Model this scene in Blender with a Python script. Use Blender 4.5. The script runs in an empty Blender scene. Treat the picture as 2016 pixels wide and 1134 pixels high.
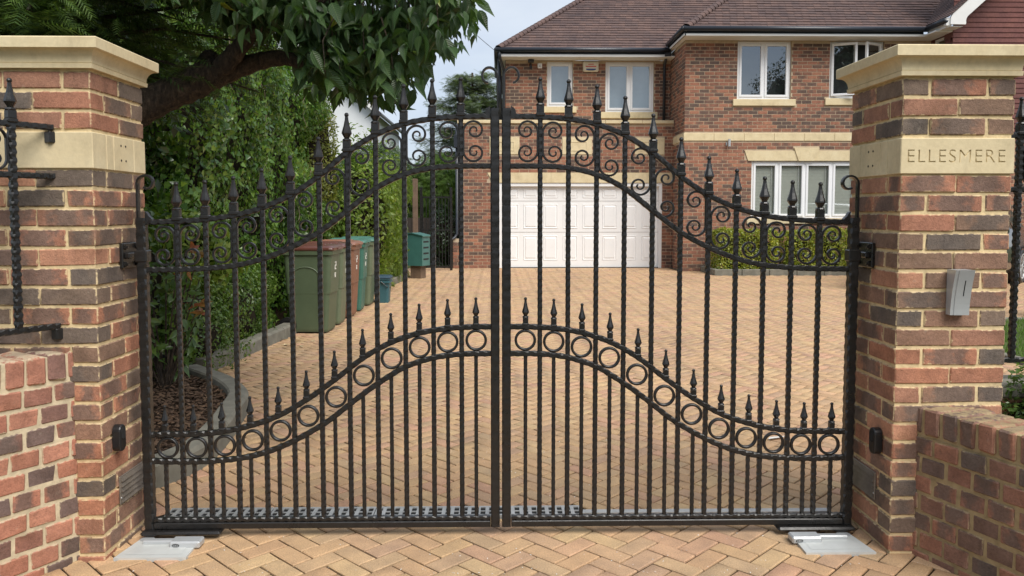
import bpy, math, random
import numpy as np
from math import sin, cos, pi, radians, sqrt, atan2, hypot
from mathutils import Vector, Matrix, Euler
random.seed(7)
RNG = np.random.default_rng(11)
SC = bpy.context.scene
COL = SC.collection

# ------------------------------------------------------------------ camera, sky, sun, exposure
FPX = 1550.0
PITCH = radians(3.6)
YAW = math.atan(28 / FPX)
CAMH = 1.368
CYPX = 418 + FPX * math.tan(PITCH)
cam_d = bpy.data.cameras.new('camera')
cam = bpy.data.objects.new('camera', cam_d)
COL.objects.link(cam)
cam.location = (0, 0, CAMH)
cam.rotation_euler = (pi / 2 - PITCH, 0, -YAW)
cam_d.sensor_width = 36
cam_d.sensor_fit = 'HORIZONTAL'
cam_d.lens = 36 * FPX / 2016
cam_d.shift_y = -(567 - CYPX) / 2016
cam_d.clip_start = 0.05
cam_d.clip_end = 2000
SC.camera = cam

SUN_EL, SUN_AZ = radians(51), radians(146)      # azimuth measured clockwise from +Y (behind the camera, to the right)
world = bpy.data.worlds.new('World')
SC.world = world
world.use_nodes = True
wn, wl = world.node_tree.nodes, world.node_tree.links
wn.clear()
w_out = wn.new('ShaderNodeOutputWorld')
w_bg = wn.new('ShaderNodeBackground')
w_sky = wn.new('ShaderNodeTexSky')
w_sky.sky_type = 'NISHITA'
w_sky.sun_disc = False
w_sky.sun_elevation = SUN_EL
w_sky.sun_rotation = SUN_AZ
w_tc = wn.new('ShaderNodeTexCoord')
w_map = wn.new('ShaderNodeMapping')
w_map.inputs['Scale'].default_value = (1.0, 1.0, 2.6)
w_no = wn.new('ShaderNodeTexNoise')
w_no.inputs['Scale'].default_value = 2.6
w_no.inputs['Detail'].default_value = 6
w_no.inputs['Roughness'].default_value = 0.55
w_r = wn.new('ShaderNodeValToRGB')
w_r.color_ramp.elements[0].position = 0.30
w_r.color_ramp.elements[0].color = (1.85, 2.12, 2.6, 1)
w_r.color_ramp.elements[1].position = 0.68
w_r.color_ramp.elements[1].color = (2.8, 2.95, 3.15, 1)
w_mix = wn.new('ShaderNodeMixRGB')
w_mix.inputs['Fac'].default_value = 0.88
wl.new(w_tc.outputs['Generated'], w_map.inputs['Vector'])
wl.new(w_map.outputs['Vector'], w_no.inputs['Vector'])
wl.new(w_no.outputs['Fac'], w_r.inputs['Fac'])
wl.new(w_sky.outputs['Color'], w_mix.inputs['Color1'])
wl.new(w_r.outputs['Color'], w_mix.inputs['Color2'])
wl.new(w_mix.outputs['Color'], w_bg.inputs['Color'])
w_bg.inputs['Strength'].default_value = 0.10
wl.new(w_bg.outputs['Background'], w_out.inputs['Surface'])

sun_d = bpy.data.lights.new('sun', 'SUN')
sun_d.energy = 1.5
sun_d.angle = radians(42)
sun_d.color = (1.0, 0.95, 0.88)
sun = bpy.data.objects.new('sun', sun_d)
COL.objects.link(sun)
_sd = Vector((sin(SUN_AZ) * cos(SUN_EL), cos(SUN_AZ) * cos(SUN_EL), sin(SUN_EL)))
sun.rotation_euler = _sd.to_track_quat('Z', 'Y').to_euler()
sun.location = _sd * 60

SC.view_settings.view_transform = 'Standard'
SC.view_settings.look = 'None'
SC.view_settings.gamma = 1.0
SC.view_settings.exposure = 1.5
SC.view_settings.use_curve_mapping = False
SC.cycles.use_denoising = True
SC.cycles.max_bounces = 8
SC.cycles.transparent_max_bounces = 12

# ------------------------------------------------------------------ helpers
def smooth(me, on=True):
    me.polygons.foreach_set('use_smooth', [on] * len(me.polygons))

class MB:
    """collects vertices and faces; mesh() makes ONE mesh of them"""
    def __init__(s):
        s.v, s.f, s.uv = [], [], []
    def add(s, vs, fs, M=None):
        b = len(s.v)
        s.v.extend([tuple(M @ Vector(p)) for p in vs] if M is not None else [tuple(p) for p in vs])
        s.f.extend([tuple(b + i for i in f) for f in fs])
        return s
    def box(s, x0, x1, y0, y1, z0, z1, M=None):
        return s.add([(x0, y0, z0), (x1, y0, z0), (x1, y1, z0), (x0, y1, z0), (x0, y0, z1), (x1, y0, z1), (x1, y1, z1), (x0, y1, z1)],
                     [(3, 2, 1, 0), (4, 5, 6, 7), (0, 1, 5, 4), (1, 2, 6, 5), (2, 3, 7, 6), (3, 0, 4, 7)], M)
    def cbox(s, x0, x1, y0, y1, z0, z1, c, M=None, jit=0):
        """box with chamfered edges (44 triangles)"""
        cx, cy, cz = (x0 + x1) / 2, (y0 + y1) / 2, (z0 + z1) / 2
        hx, hy, hz = (x1 - x0) / 2, (y1 - y0) / 2, (z1 - z0) / 2
        c = min(c, hx * .9, hy * .9, hz * .9)
        vs, idx = [], {}
        for sx in (-1, 1):
            for sy in (-1, 1):
                for sz in (-1, 1):
                    j = [random.uniform(-jit, jit) for _ in range(3)]
                    for a in range(3):
                        p = [sx * (hx - (c if a != 0 else 0)), sy * (hy - (c if a != 1 else 0)), sz * (hz - (c if a != 2 else 0))]
                        idx[(sx, sy, sz, a)] = len(vs)
                        vs.append((cx + p[0] + j[0], cy + p[1] + j[1], cz + p[2] + j[2]))
        fs = []
        I = lambda a, b, d, k: idx[(a, b, d, k)]
        for q in (-1, 1):
            f = [I(q, -1, -1, 0), I(q, 1, -1, 0), I(q, 1, 1, 0), I(q, -1, 1, 0)]; fs.append(f if q > 0 else f[::-1])
            f = [I(-1, q, -1, 1), I(-1, q, 1, 1), I(1, q, 1, 1), I(1, q, -1, 1)]; fs.append(f if q > 0 else f[::-1])
            f = [I(-1, -1, q, 2), I(1, -1, q, 2), I(1, 1, q, 2), I(-1, 1, q, 2)]; fs.append(f if q > 0 else f[::-1])
        for a in (-1, 1):
            for b in (-1, 1):
                f = [I(a, b, -1, 0), I(a, b, -1, 1), I(a, b, 1, 1), I(a, b, 1, 0)]; fs.append(f if a * b > 0 else f[::-1])
                f = [I(a, -1, b, 2), I(a, -1, b, 0), I(a, 1, b, 0), I(a, 1, b, 2)]; fs.append(f[::-1] if a * b > 0 else f)
                f = [I(-1, a, b, 1), I(-1, a, b, 2), I(1, a, b, 2), I(1, a, b, 1)]; fs.append(f[::-1] if a * b > 0 else f)
        for a in (-1, 1):
            for b in (-1, 1):
                for d in (-1, 1):
                    f = [I(a, b, d, 0), I(a, b, d, 1), I(a, b, d, 2)]; fs.append(f if a * b * d > 0 else f[::-1])
        return s.add(vs, fs, M)
    def lathe(s, prof, n=12, M=None, close=True, ph=0.0):
        vs, fs = [], []
        for r, z in prof:
            for k in range(n):
                a = 2 * pi * k / n + ph
                vs.append((r * cos(a), r * sin(a), z))
        for i in range(len(prof) - 1):
            for k in range(n):
                k2 = (k + 1) % n
                fs.append((i * n + k, i * n + k2, (i + 1) * n + k2, (i + 1) * n + k))
        if close:
            fs.append(tuple(range(n))[::-1])
            fs.append(tuple((len(prof) - 1) * n + k for k in range(n)))
        return s.add(vs, fs, M)
    def loft(s, rings, closed_ends=True, M=None, loop=False):
        n = len(rings[0])
        vs = [p for r in rings for p in r]
        fs = []
        R = len(rings)
        for i in range(R if loop else R - 1):
            j = (i + 1) % R
            for k in range(n):
                k2 = (k + 1) % n
                fs.append((i * n + k, i * n + k2, j * n + k2, j * n + k))
        if closed_ends and not loop:
            fs.append(tuple(range(n))[::-1])
            fs.append(tuple((R - 1) * n + k for k in range(n)))
        return s.add(vs, fs, M)
    def tube(s, path, r, n=8, M=None, r1=None, caps=True):
        P = [Vector(p) for p in path]
        rings = []
        up = Vector((0, 0, 1))
        for i, p in enumerate(P):
            t = (P[min(i + 1, len(P) - 1)] - P[max(i - 1, 0)]).normalized()
            if abs(t.dot(up)) > .95:
                up = Vector((1, 0, 0)) if abs(t.x) < .9 else Vector((0, 1, 0))
            a = t.cross(up).normalized()
            b = a.cross(t).normalized()
            up = b
            rr = r[i] if isinstance(r, (list, tuple)) else (r if r1 is None else r + (r1 - r) * i / (len(P) - 1))
            rings.append([p + (a * cos(2 * pi * k / n) + b * sin(2 * pi * k / n)) * rr for k in range(n)])
        return s.loft(rings, caps, M)
    def prism(s, poly, y0, y1, M=None):
        """outline in X-Z pushed from y0 to y1"""
        n = len(poly)
        vs = [(x, y0, z) for x, z in poly] + [(x, y1, z) for x, z in poly]
        fs = [tuple(range(n)), tuple(range(2 * n - 1, n - 1, -1))]
        for i in range(n):
            j = (i + 1) % n
            fs.append((j, i, n + i, n + j))
        return s.add(vs, fs, M)
    def mesh(s, name, mat, smooth_=False):
        me = bpy.data.meshes.new(name)
        me.from_pydata(s.v, [], s.f)
        if mat is not None:
            for m in (mat if isinstance(mat, (list, tuple)) else [mat]):
                me.materials.append(m)
        if smooth_:
            smooth(me)
        me.validate()
        me.update()
        return me
    def build(s, name, mat, parent=None, loc=(0, 0, 0), rot=(0, 0, 0), sm=False):
        return obj(name, s.mesh(name, mat, sm), parent, loc, rot)

def obj(name, me, parent=None, loc=(0, 0, 0), rot=(0, 0, 0)):
    o = bpy.data.objects.new(name, me)
    COL.objects.link(o)
    o.location = loc
    o.rotation_euler = rot
    if parent is not None:
        o.parent = parent
    return o

def tag(o, label=None, cat=None, group=None, kind=None):
    if label: o['label'] = label
    if cat: o['category'] = cat
    if group: o['group'] = group
    if kind: o['kind'] = kind
    return o

def thing(name, label, cat, loc=(0, 0, 0), rz=0, group=None):
    o = bpy.data.objects.new(name, None)
    o.empty_display_size = .1
    COL.objects.link(o)
    o.location = loc
    o.rotation_euler = (0, 0, rz)
    return tag(o, label, cat, group)

def copy_tree(o, parent=None):
    c = o.copy()
    COL.objects.link(c)
    c.parent = parent
    for ch in list(o.children):
        copy_tree(ch, c)
    return c

def np_mesh(name, V, F, mat, uv=None, sm=False):
    me = bpy.data.meshes.new(name)
    nf, k = F.shape
    me.vertices.add(len(V))
    me.vertices.foreach_set('co', np.asarray(V, dtype=np.float32).ravel())
    me.loops.add(nf * k)
    me.loops.foreach_set('vertex_index', F.astype(np.int32).ravel())
    me.polygons.add(nf)
    me.polygons.foreach_set('loop_start', np.arange(0, nf * k, k, dtype=np.int32))
    me.polygons.foreach_set('loop_total', np.full(nf, k, dtype=np.int32))
    me.materials.append(mat)
    me.update(calc_edges=True)
    if uv is not None:
        l = me.uv_layers.new(name='UVMap')
        l.data.foreach_set('uv', np.asarray(uv, dtype=np.float32)[F.ravel()].ravel())
    if sm: smooth(me)
    return me

def vnoise(P, seed=0):
    """value noise of an (n,3) array"""
    P = np.asarray(P, dtype=np.float64)
    i = np.floor(P).astype(np.int64)
    f = P - i
    f = f * f * (3 - 2 * f)
    def h(a, b, c):
        n = (a * 73856093) ^ (b * 19349663) ^ (c * 83492791) ^ (seed * 2654435761)
        n = (n ^ (n >> 13)) * 1274126177 & 0x7fffffff
        return ((n ^ (n >> 16)) & 0xffff) / 65535.0
    out = 0
    for dx in (0, 1):
        for dy in (0, 1):
            for dz in (0, 1):
                w = (f[:, 0] if dx else 1 - f[:, 0]) * (f[:, 1] if dy else 1 - f[:, 1]) * (f[:, 2] if dz else 1 - f[:, 2])
                out = out + w * h(i[:, 0] + dx, i[:, 1] + dy, i[:, 2] + dz)
    return out

def unit(a):
    return a / np.maximum(np.linalg.norm(a, axis=1, keepdims=True), 1e-9)

def leaf_template(kind):
    if kind == 'broad':       # folded, drooping blade, 12 quads -> tris later
        L = []
        ys = [0, .10, .28, .50, .74, 1.0]
        ws = [.012, .13, .215, .205, .095, .003]
        for y, w in zip(ys, ws):
            z = -.28 * y * y
            L += [(-w, y, z + .10 * w / .25), (0, y, z), (w, y, z + .10 * w / .25)]
        F = []
        for i in range(5):
            for k in range(2):
                a = i * 3 + k
                F += [(a, a + 1, a + 4), (a, a + 4, a + 3)]
        return np.array(L), np.array(F)
    if kind == 'small':
        L = [(0, 0, 0), (.25, .42, .07), (0, 1, -.1), (-.25, .42, .07), (0, .5, -.02)]
        return np.array(L), np.array([(0, 1, 4), (1, 2, 4), (2, 3, 4), (3, 0, 4)])
    if kind == 'ivy':
        L = [(0, 0, 0), (.46, .12, .06), (.30, .48, .03), (0, 1, -.12), (-.30, .48, .03), (-.46, .12, .06), (0, .35, -.03)]
        return np.array(L), np.array([(0, 1, 6), (1, 2, 6), (2, 3, 6), (3, 4, 6), (4, 5, 6), (5, 0, 6)])
    if kind == 'frond':       # flat conifer spray
        L, F = [], []
        L += [(-.012, 0, 0), (.012, 0, 0), (0, 1, -.22)]
        F.append((0, 1, 2))
        for i in range(7):
            y = .08 + i * .125
            l = .34 * (1 - .75 * abs(y - .3))
            z = -.22 * y * y
            for sgn in (-1, 1):
                b = len(L)
                L += [(0, y, z), (0, y + .07, z - .01), (sgn * l, y + .24, z - .07 - .05 * (i % 2))]
                F.append((b, b + 1, b + 2) if sgn > 0 else (b + 1, b, b + 2))
        return np.array(L), np.array(F)

def leaf_arrays(kind, P, N, T, S):
    """instances of a leaf template: N blade normal, T towards the tip"""
    LV, LF = leaf_template(kind)
    N = unit(N)
    T = unit(T - N * np.sum(T * N, axis=1, keepdims=True))
    X = np.cross(T, N)
    V = (P[:, None, :] + S[:, None, None] * (LV[None, :, 0, None] * X[:, None, :] + LV[None, :, 1, None] * T[:, None, :] + LV[None, :, 2, None] * N[:, None, :]))
    n, k = len(P), len(LV)
    F = (LF[None, :, :] + (np.arange(n) * k)[:, None, None]).reshape(-1, 3)
    return V.reshape(-1, 3), F

def leaves(name, kind, P, N, T, S, mat, parent=None, loc=(0, 0, 0)):
    V, F = leaf_arrays(kind, P, N, T, S)
    uv = None
    if kind == 'broad': uv = np.tile(leaf_template(kind)[0][:, :2], (len(P), 1))
    return obj(name, np_mesh(name, V, F, mat, uv, kind == 'broad'), parent, loc)

def rnd(n, a=-1, b=1):
    return RNG.uniform(a, b, (n, 3))

def box_shell(n, x0, x1, y0, y1, z0, z1, faces, lump=.14, depth=.22, rnd_top=.25, freq=1.6, seed=1):
    """points in a lumpy shell just inside chosen faces of a box, with outward normals"""
    ar = {'-y': (x1 - x0) * (z1 - z0), '+x': (y1 - y0) * (z1 - z0), '-x': (y1 - y0) * (z1 - z0), '+z': (x1 - x0) * (y1 - y0), '+y': (x1 - x0) * (z1 - z0)}
    fs = list(faces)
    p = np.array([ar[f] for f in fs]); p = p / p.sum()
    ch = RNG.choice(len(fs), n, p=p)
    U = RNG.uniform(0, 1, (n, 3))
    P = np.stack([x0 + U[:, 0] * (x1 - x0), y0 + U[:, 1] * (y1 - y0), z0 + U[:, 2] * (z1 - z0)], 1)
    N = np.zeros((n, 3))
    for i, f in enumerate(fs):
        m = ch == i
        a = 'xyz'.index(f[1])
        P[m, a] = ((x0, y0, z0) if f[0] == '-' else (x1, y1, z1))[a]
        N[m, a] = -1 if f[0] == '-' else 1
    # round the upper and side edges
    c = np.array([(x0 + x1) / 2, (y0 + y1) / 2, (z0 + z1) / 2]); h = np.array([(x1 - x0) / 2, (y1 - y0) / 2, (z1 - z0) / 2])
    Q = (P - c) / h
    r = np.minimum(rnd_top, h.min())
    for a, b in ((0, 1), (0, 2), (1, 2)):
        ea = np.maximum(0, (np.abs(Q[:, a]) * h[a] - (h[a] - r)) / r)
        eb = np.maximum(0, (np.abs(Q[:, b]) * h[b] - (h[b] - r)) / r)
        low = ((a == 2) & (Q[:, a] < 0)) | ((b == 2) & (Q[:, b] < 0))
        L = np.sqrt(ea ** 2 + eb ** 2)
        k = np.where((ea > 0) & (eb > 0) & ~low, np.maximum(ea, eb) / np.maximum(L, 1e-6), 1)
        for ax, e in ((a, ea), (b, eb)):
            sg = np.sign(Q[:, ax])
            P[:, ax] = np.where(k < 1, c[ax] + sg * (h[ax] - r + e * k * r), P[:, ax])
            N[:, ax] += np.where(k < 1, sg * e * .6, 0)
    N = unit(N)
    d = (vnoise(P * freq, seed) - .5) * 2 * lump + (vnoise(P * freq * 2.7, seed + 5) - .5) * lump
    P = P + N * (d - np.abs(RNG.normal(0, depth, n)) * .6)[:, None]
    return P, N

def blob_shell(n, c, rad, lump=.25, depth=.25, freq=1.2, seed=1, lower=-1):
    D = unit(RNG.normal(0, 1, (n, 3)))
    D = D[D[:, 2] > lower]
    rad = np.array(rad); c = np.array(c)
    k = 1 + (vnoise(D * freq * 2 + seed * 3.1, seed) - .5) * 2 * lump + (vnoise(D * freq * 5 + seed, seed + 3) - .5) * lump
    k = k - np.abs(RNG.normal(0, depth, len(D)))
    return c + D * rad * k[:, None], D

def foliage_dirs(N, spread=.7, down=.5):
    n = len(N)
    Nn = unit(N + rnd(n) * spread)
    T = unit(rnd(n) + np.array([0, 0, -down]) + N * .35)
    return Nn, T

# ------------------------------------------------------------------ materials
def new_mat(name):
    m = bpy.data.materials.new(name)
    m.use_nodes = True
    nt = m.node_tree
    return m, nt, nt.nodes['Principled BSDF']

def nd(nt, typ, **kw):
    n = nt.nodes.new(typ)
    for k, v in kw.items():
        if k in n.inputs: n.inputs[k].default_value = v
        else: setattr(n, k, v)
    return n

def math_n(nt, op, a, b=None, c=None):
    n = nt.nodes.new('ShaderNodeMath'); n.operation = op
    for i, v in enumerate((a, b, c)):
        if v is None: continue
        if isinstance(v, (int, float)): n.inputs[i].default_value = v
        else: nt.links.new(v, n.inputs[i])
    return n.outputs[0]

def ramp(nt, fac, stops, interp='LINEAR'):
    n = nt.nodes.new('ShaderNodeValToRGB')
    n.color_ramp.interpolation = interp
    e = n.color_ramp.elements
    while len(e) < len(stops): e.new(.5)
    for q, (p, c) in zip(e, stops):
        q.position = p; q.color = (*c, 1) if len(c) == 3 else c
    nt.links.new(fac, n.inputs['Fac'])
    return n.outputs['Color']

def mixc(nt, fac, a, b, mode='MIX'):
    n = nt.nodes.new('ShaderNodeMixRGB'); n.blend_type = mode
    for i, v in zip(('Fac', 'Color1', 'Color2'), (fac, a, b)):
        if isinstance(v, (int, float)): n.inputs[i].default_value = v
        elif isinstance(v, tuple): n.inputs[i].default_value = (*v, 1)
        else: nt.links.new(v, n.inputs[i])
    return n.outputs['Color']

def rand_val(nt, mul=1.0):
    """one number per object and per loose piece"""
    oi = nt.nodes.new('ShaderNodeObjectInfo')
    ge = nt.nodes.new('ShaderNodeNewGeometry')
    s = math_n(nt, 'ADD', oi.outputs['Random'], ge.outputs['Random Per Island'])
    s = math_n(nt, 'MULTIPLY', s, mul)
    return math_n(nt, 'FRACT', s)

def coords(nt, which='Object', scale=1.0, shift=None):
    tc = nt.nodes.new('ShaderNodeTexCoord')
    mp = nt.nodes.new('ShaderNodeMapping')
    if isinstance(scale, tuple): mp.inputs['Scale'].default_value = scale
    else: mp.inputs['Scale'].default_value = (scale,) * 3
    nt.links.new(tc.outputs[which], mp.inputs['Vector'])
    if shift is not None:
        nt.links.new(shift, mp.inputs['Location'])
    return mp.outputs['Vector']

def noise(nt, vec, scale, detail=3, rough=.55):
    n = nd(nt, 'ShaderNodeTexNoise', Scale=scale, Detail=detail, Roughness=rough)
    nt.links.new(vec, n.inputs['Vector'])
    return n.outputs['Fac']

def bump(nt, bsdf, h, strength=.3, dist=.003):
    b = nd(nt, 'ShaderNodeBump', Strength=strength, Distance=dist)
    nt.links.new(h, b.inputs['Height'])
    nt.links.new(b.outputs['Normal'], bsdf.inputs['Normal'])

def plain(name, col, rough=.6, var=.15, nscale=20, metal=0, bmp=.0, spec=.5):
    m, nt, b = new_mat(name)
    v = coords(nt)
    f = noise(nt, v, nscale, 4)
    c = ramp(nt, f, [(.25, tuple(x * (1 - var) for x in col)), (.75, tuple(min(1, x * (1 + var)) for x in col))])
    nt.links.new(c, b.inputs['Base Color'])
    b.inputs['Roughness'].default_value = rough
    b.inputs['Metallic'].default_value = metal
    b.inputs['Specular IOR Level'].default_value = spec
    if bmp: bump(nt, b, noise(nt, v, nscale * 3, 3), bmp, .004)
    return m

def brick_mat(name, tones, heart=.55, dark=(.125, .104, .090), speck=.5, smear=None):
    m, nt, b = new_mat(name)
    r = rand_val(nt, 1.0)
    r2 = math_n(nt, 'FRACT', math_n(nt, 'MULTIPLY', r, 17.31))
    r3 = math_n(nt, 'FRACT', math_n(nt, 'MULTIPLY', r, 53.77))
    n = len(tones)
    base = ramp(nt, r, [(i / n, t) for i, t in enumerate(tones)], 'CONSTANT')
    cmb = nt.nodes.new('ShaderNodeCombineXYZ')
    for i, q in enumerate((r, r2, r3)):
        nt.links.new(math_n(nt, 'MULTIPLY', q, 37.0), cmb.inputs[i])
    v = coords(nt, 'Object', 1.0, cmb.outputs[0])
    big = noise(nt, v, 14, 3)
    fine = noise(nt, v, 90, 4, .7)
    pits = noise(nt, v, 210, 2, .5)
    # fired dark heart away from the brick ends
    uv = nt.nodes.new('ShaderNodeUVMap')
    sp = nt.nodes.new('ShaderNodeSeparateXYZ')
    nt.links.new(uv.outputs[0], sp.inputs[0])
    du = math_n(nt, 'ABSOLUTE', math_n(nt, 'SUBTRACT', sp.outputs[0], math_n(nt, 'ADD', .38, math_n(nt, 'MULTIPLY', r3, .24))))
    edge = math_n(nt, 'ADD', du, math_n(nt, 'MULTIPLY', math_n(nt, 'SUBTRACT', noise(nt, v, 24, 4, .6), .5), 1.1))
    hm = nd(nt, 'ShaderNodeMapRange')
    hm.inputs['From Min'].default_value = .46; hm.inputs['From Max'].default_value = .20
    nt.links.new(edge, hm.inputs['Value'])
    on = math_n(nt, 'LESS_THAN', r2, heart)
    hf = math_n(nt, 'MULTIPLY', math_n(nt, 'MULTIPLY', hm.outputs[0], on), .72)
    c = mixc(nt, hf, base, dark)
    c = mixc(nt, .55, c, mixc(nt, 1.0, c, ramp(nt, big, [(.3, (.62, .60, .62)), (.7, (1.25, 1.22, 1.18))]), 'MULTIPLY'))
    c = mixc(nt, .6, c, mixc(nt, 1.0, c, ramp(nt, fine, [(.35, (.7, .7, .7)), (.65, (1.2, 1.2, 1.2))]), 'MULTIPLY'))
    pk = ramp(nt, pits, [(.30, (1, 1, 1)), (.36, (0, 0, 0))])
    c = mixc(nt, math_n(nt, 'MULTIPLY', pk, speck), c, (.03, .024, .022))
    sm = ramp(nt, noise(nt, v, 26, 5, .75), [(.62, (0, 0, 0)), (.76, (1, 1, 1))])
    c = mixc(nt, math_n(nt, 'MULTIPLY', sm, .36), c, (.42, .36, .28))
    if smear:                     # ragged mortar left on the brick edges, and old grime in patches
        ev = math_n(nt, 'SUBTRACT', .5, math_n(nt, 'ABSOLUTE', math_n(nt, 'SUBTRACT', sp.outputs[1], .5)))
        eu = math_n(nt, 'MULTIPLY', math_n(nt, 'SUBTRACT', .5, math_n(nt, 'ABSOLUTE', math_n(nt, 'SUBTRACT', sp.outputs[0], .5))), 2.6)
        ee = math_n(nt, 'ADD', math_n(nt, 'MINIMUM', ev, eu), math_n(nt, 'MULTIPLY', math_n(nt, 'SUBTRACT', noise(nt, v, 42, 4, .65), .5), .42))
        em = ramp(nt, ee, [(.0, (1, 1, 1)), (.045, (0, 0, 0))])
        c = mixc(nt, math_n(nt, 'MULTIPLY', em, .8), c, smear)
        ge = nt.nodes.new('ShaderNodeNewGeometry')
        wn_ = nd(nt, 'ShaderNodeTexNoise', Scale=5.5, Detail=6, Roughness=.68)
        nt.links.new(ge.outputs['Position'], wn_.inputs['Vector'])
        c = mixc(nt, 1, c, ramp(nt, wn_.outputs['Fac'], [(.28, (.70, .69, .64)), (.5, (1, 1, 1)), (.75, (1.12, 1.1, 1.06))]), 'MULTIPLY')
    nt.links.new(c, b.inputs['Base Color'])
    b.inputs['Roughness'].default_value = .82
    b.inputs['Specular IOR Level'].default_value = .3
    hh = math_n(nt, 'ADD', fine, math_n(nt, 'MULTIPLY', pits, .6))
    bump(nt, b, hh, .55, .004)
    return m

PIER_TONES = [(.42, .195, .12), (.235, .15, .105), (.375, .175, .112), (.165, .128, .102), (.45, .23, .145), (.28, .165, .113), (.33, .17, .113), (.20, .145, .11)]
M = {}
M['brick'] = brick_mat('pier brick', PIER_TONES, .55, smear=(.62, .49, .29))
M['wall_brick'] = brick_mat('low wall brick', [(.42, .19, .125), (.38, .165, .11), (.22, .125, .10), (.45, .215, .145), (.31, .15, .108), (.165, .115, .10), (.39, .18, .12)], .25, smear=(.50, .42, .29))
M['house_brick'] = brick_mat('house brick', [(.30, .138, .088), (.34, .155, .098), (.17, .10, .075), (.28, .13, .084), (.36, .17, .105), (.125, .085, .068), (.24, .118, .08), (.30, .138, .09)], .28, (.115, .08, .066), .2)
M['wall_brick_old'] = brick_mat('weathered wall brick', [(.30, .15, .10), (.24, .135, .098), (.18, .115, .088), (.33, .165, .11), (.15, .105, .086), (.27, .14, .098)], .3, smear=(.32, .25, .14))
M['coping'] = brick_mat('coping brick', [(.42, .19, .125), (.38, .165, .11), (.45, .215, .145), (.36, .17, .12), (.24, .135, .11), (.40, .185, .125)], .2, smear=(.50, .42, .29))
M['mortar_old'] = plain('dirty buff mortar', (.33, .255, .14), .95, .3, 22, bmp=.6, spec=.2)
M['mortar'] = plain('buff mortar', (.66, .52, .30), .95, .22, 30, bmp=.5, spec=.2)
M['mortar_pale'] = plain('pale mortar', (.52, .44, .30), .95, .25, 25, bmp=.5, spec=.2)
M['mortar_house'] = plain('house mortar', (.47, .375, .265), .95, .15, 12, spec=.2)

def stone_mat():
    m, nt, b = new_mat('buff stone')
    v = coords(nt)
    a = noise(nt, v, 5, 5, .6)
    f = noise(nt, v, 60, 4, .6)
    c = ramp(nt, a, [(.25, (.54, .445, .275)), (.5, (.66, .55, .345)), (.75, (.72, .62, .41))])
    c = mixc(nt, .35, c, mixc(nt, 1, c, ramp(nt, f, [(.3, (.8, .8, .8)), (.7, (1.12, 1.12, 1.12))]), 'MULTIPLY'))
    st = ramp(nt, noise(nt, coords(nt, 'Object', (3, 3, 1.2)), 4, 5, .7), [(.55, (0, 0, 0)), (.8, (1, 1, 1))])
    c = mixc(nt, math_n(nt, 'MULTIPLY', st, .38), c, (.33, .265, .165))
    lich = ramp(nt, noise(nt, v, 38, 4, .7), [(.66, (0, 0, 0)), (.74, (1, 1, 1))])
    c = mixc(nt, math_n(nt, 'MULTIPLY', lich, .25), c, (.22, .20, .15))
    nt.links.new(c, b.inputs['Base Color'])
    b.inputs['Roughness'].default_value = .85
    b.inputs['Specular IOR Level'].default_value = .25
    bump(nt, b, f, .25, .003)
    return m
M['stone'] = stone_mat()
M['letter'] = plain('shaded letter groove', (.58, .475, .29), .95, .2, 60, spec=.2)  # stone colour darkened for the shade inside the cut letters

def iron_mat():
    m, nt, b = new_mat('black painted iron')
    v = coords(nt)
    f = noise(nt, v, 60, 3)
    c = ramp(nt, f, [(.3, (.010, .0098, .0095)), (.7, (.016, .0155, .015))])
    nt.links.new(c, b.inputs['Base Color'])
    rr = ramp(nt, noise(nt, v, 25, 3), [(.3, (.24, .24, .24)), (.7, (.40, .40, .40))])
    nt.links.new(rr, b.inputs['Roughness'])
    bump(nt, b, f, .25, .003)
    return m
M['iron'] = iron_mat()

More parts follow.
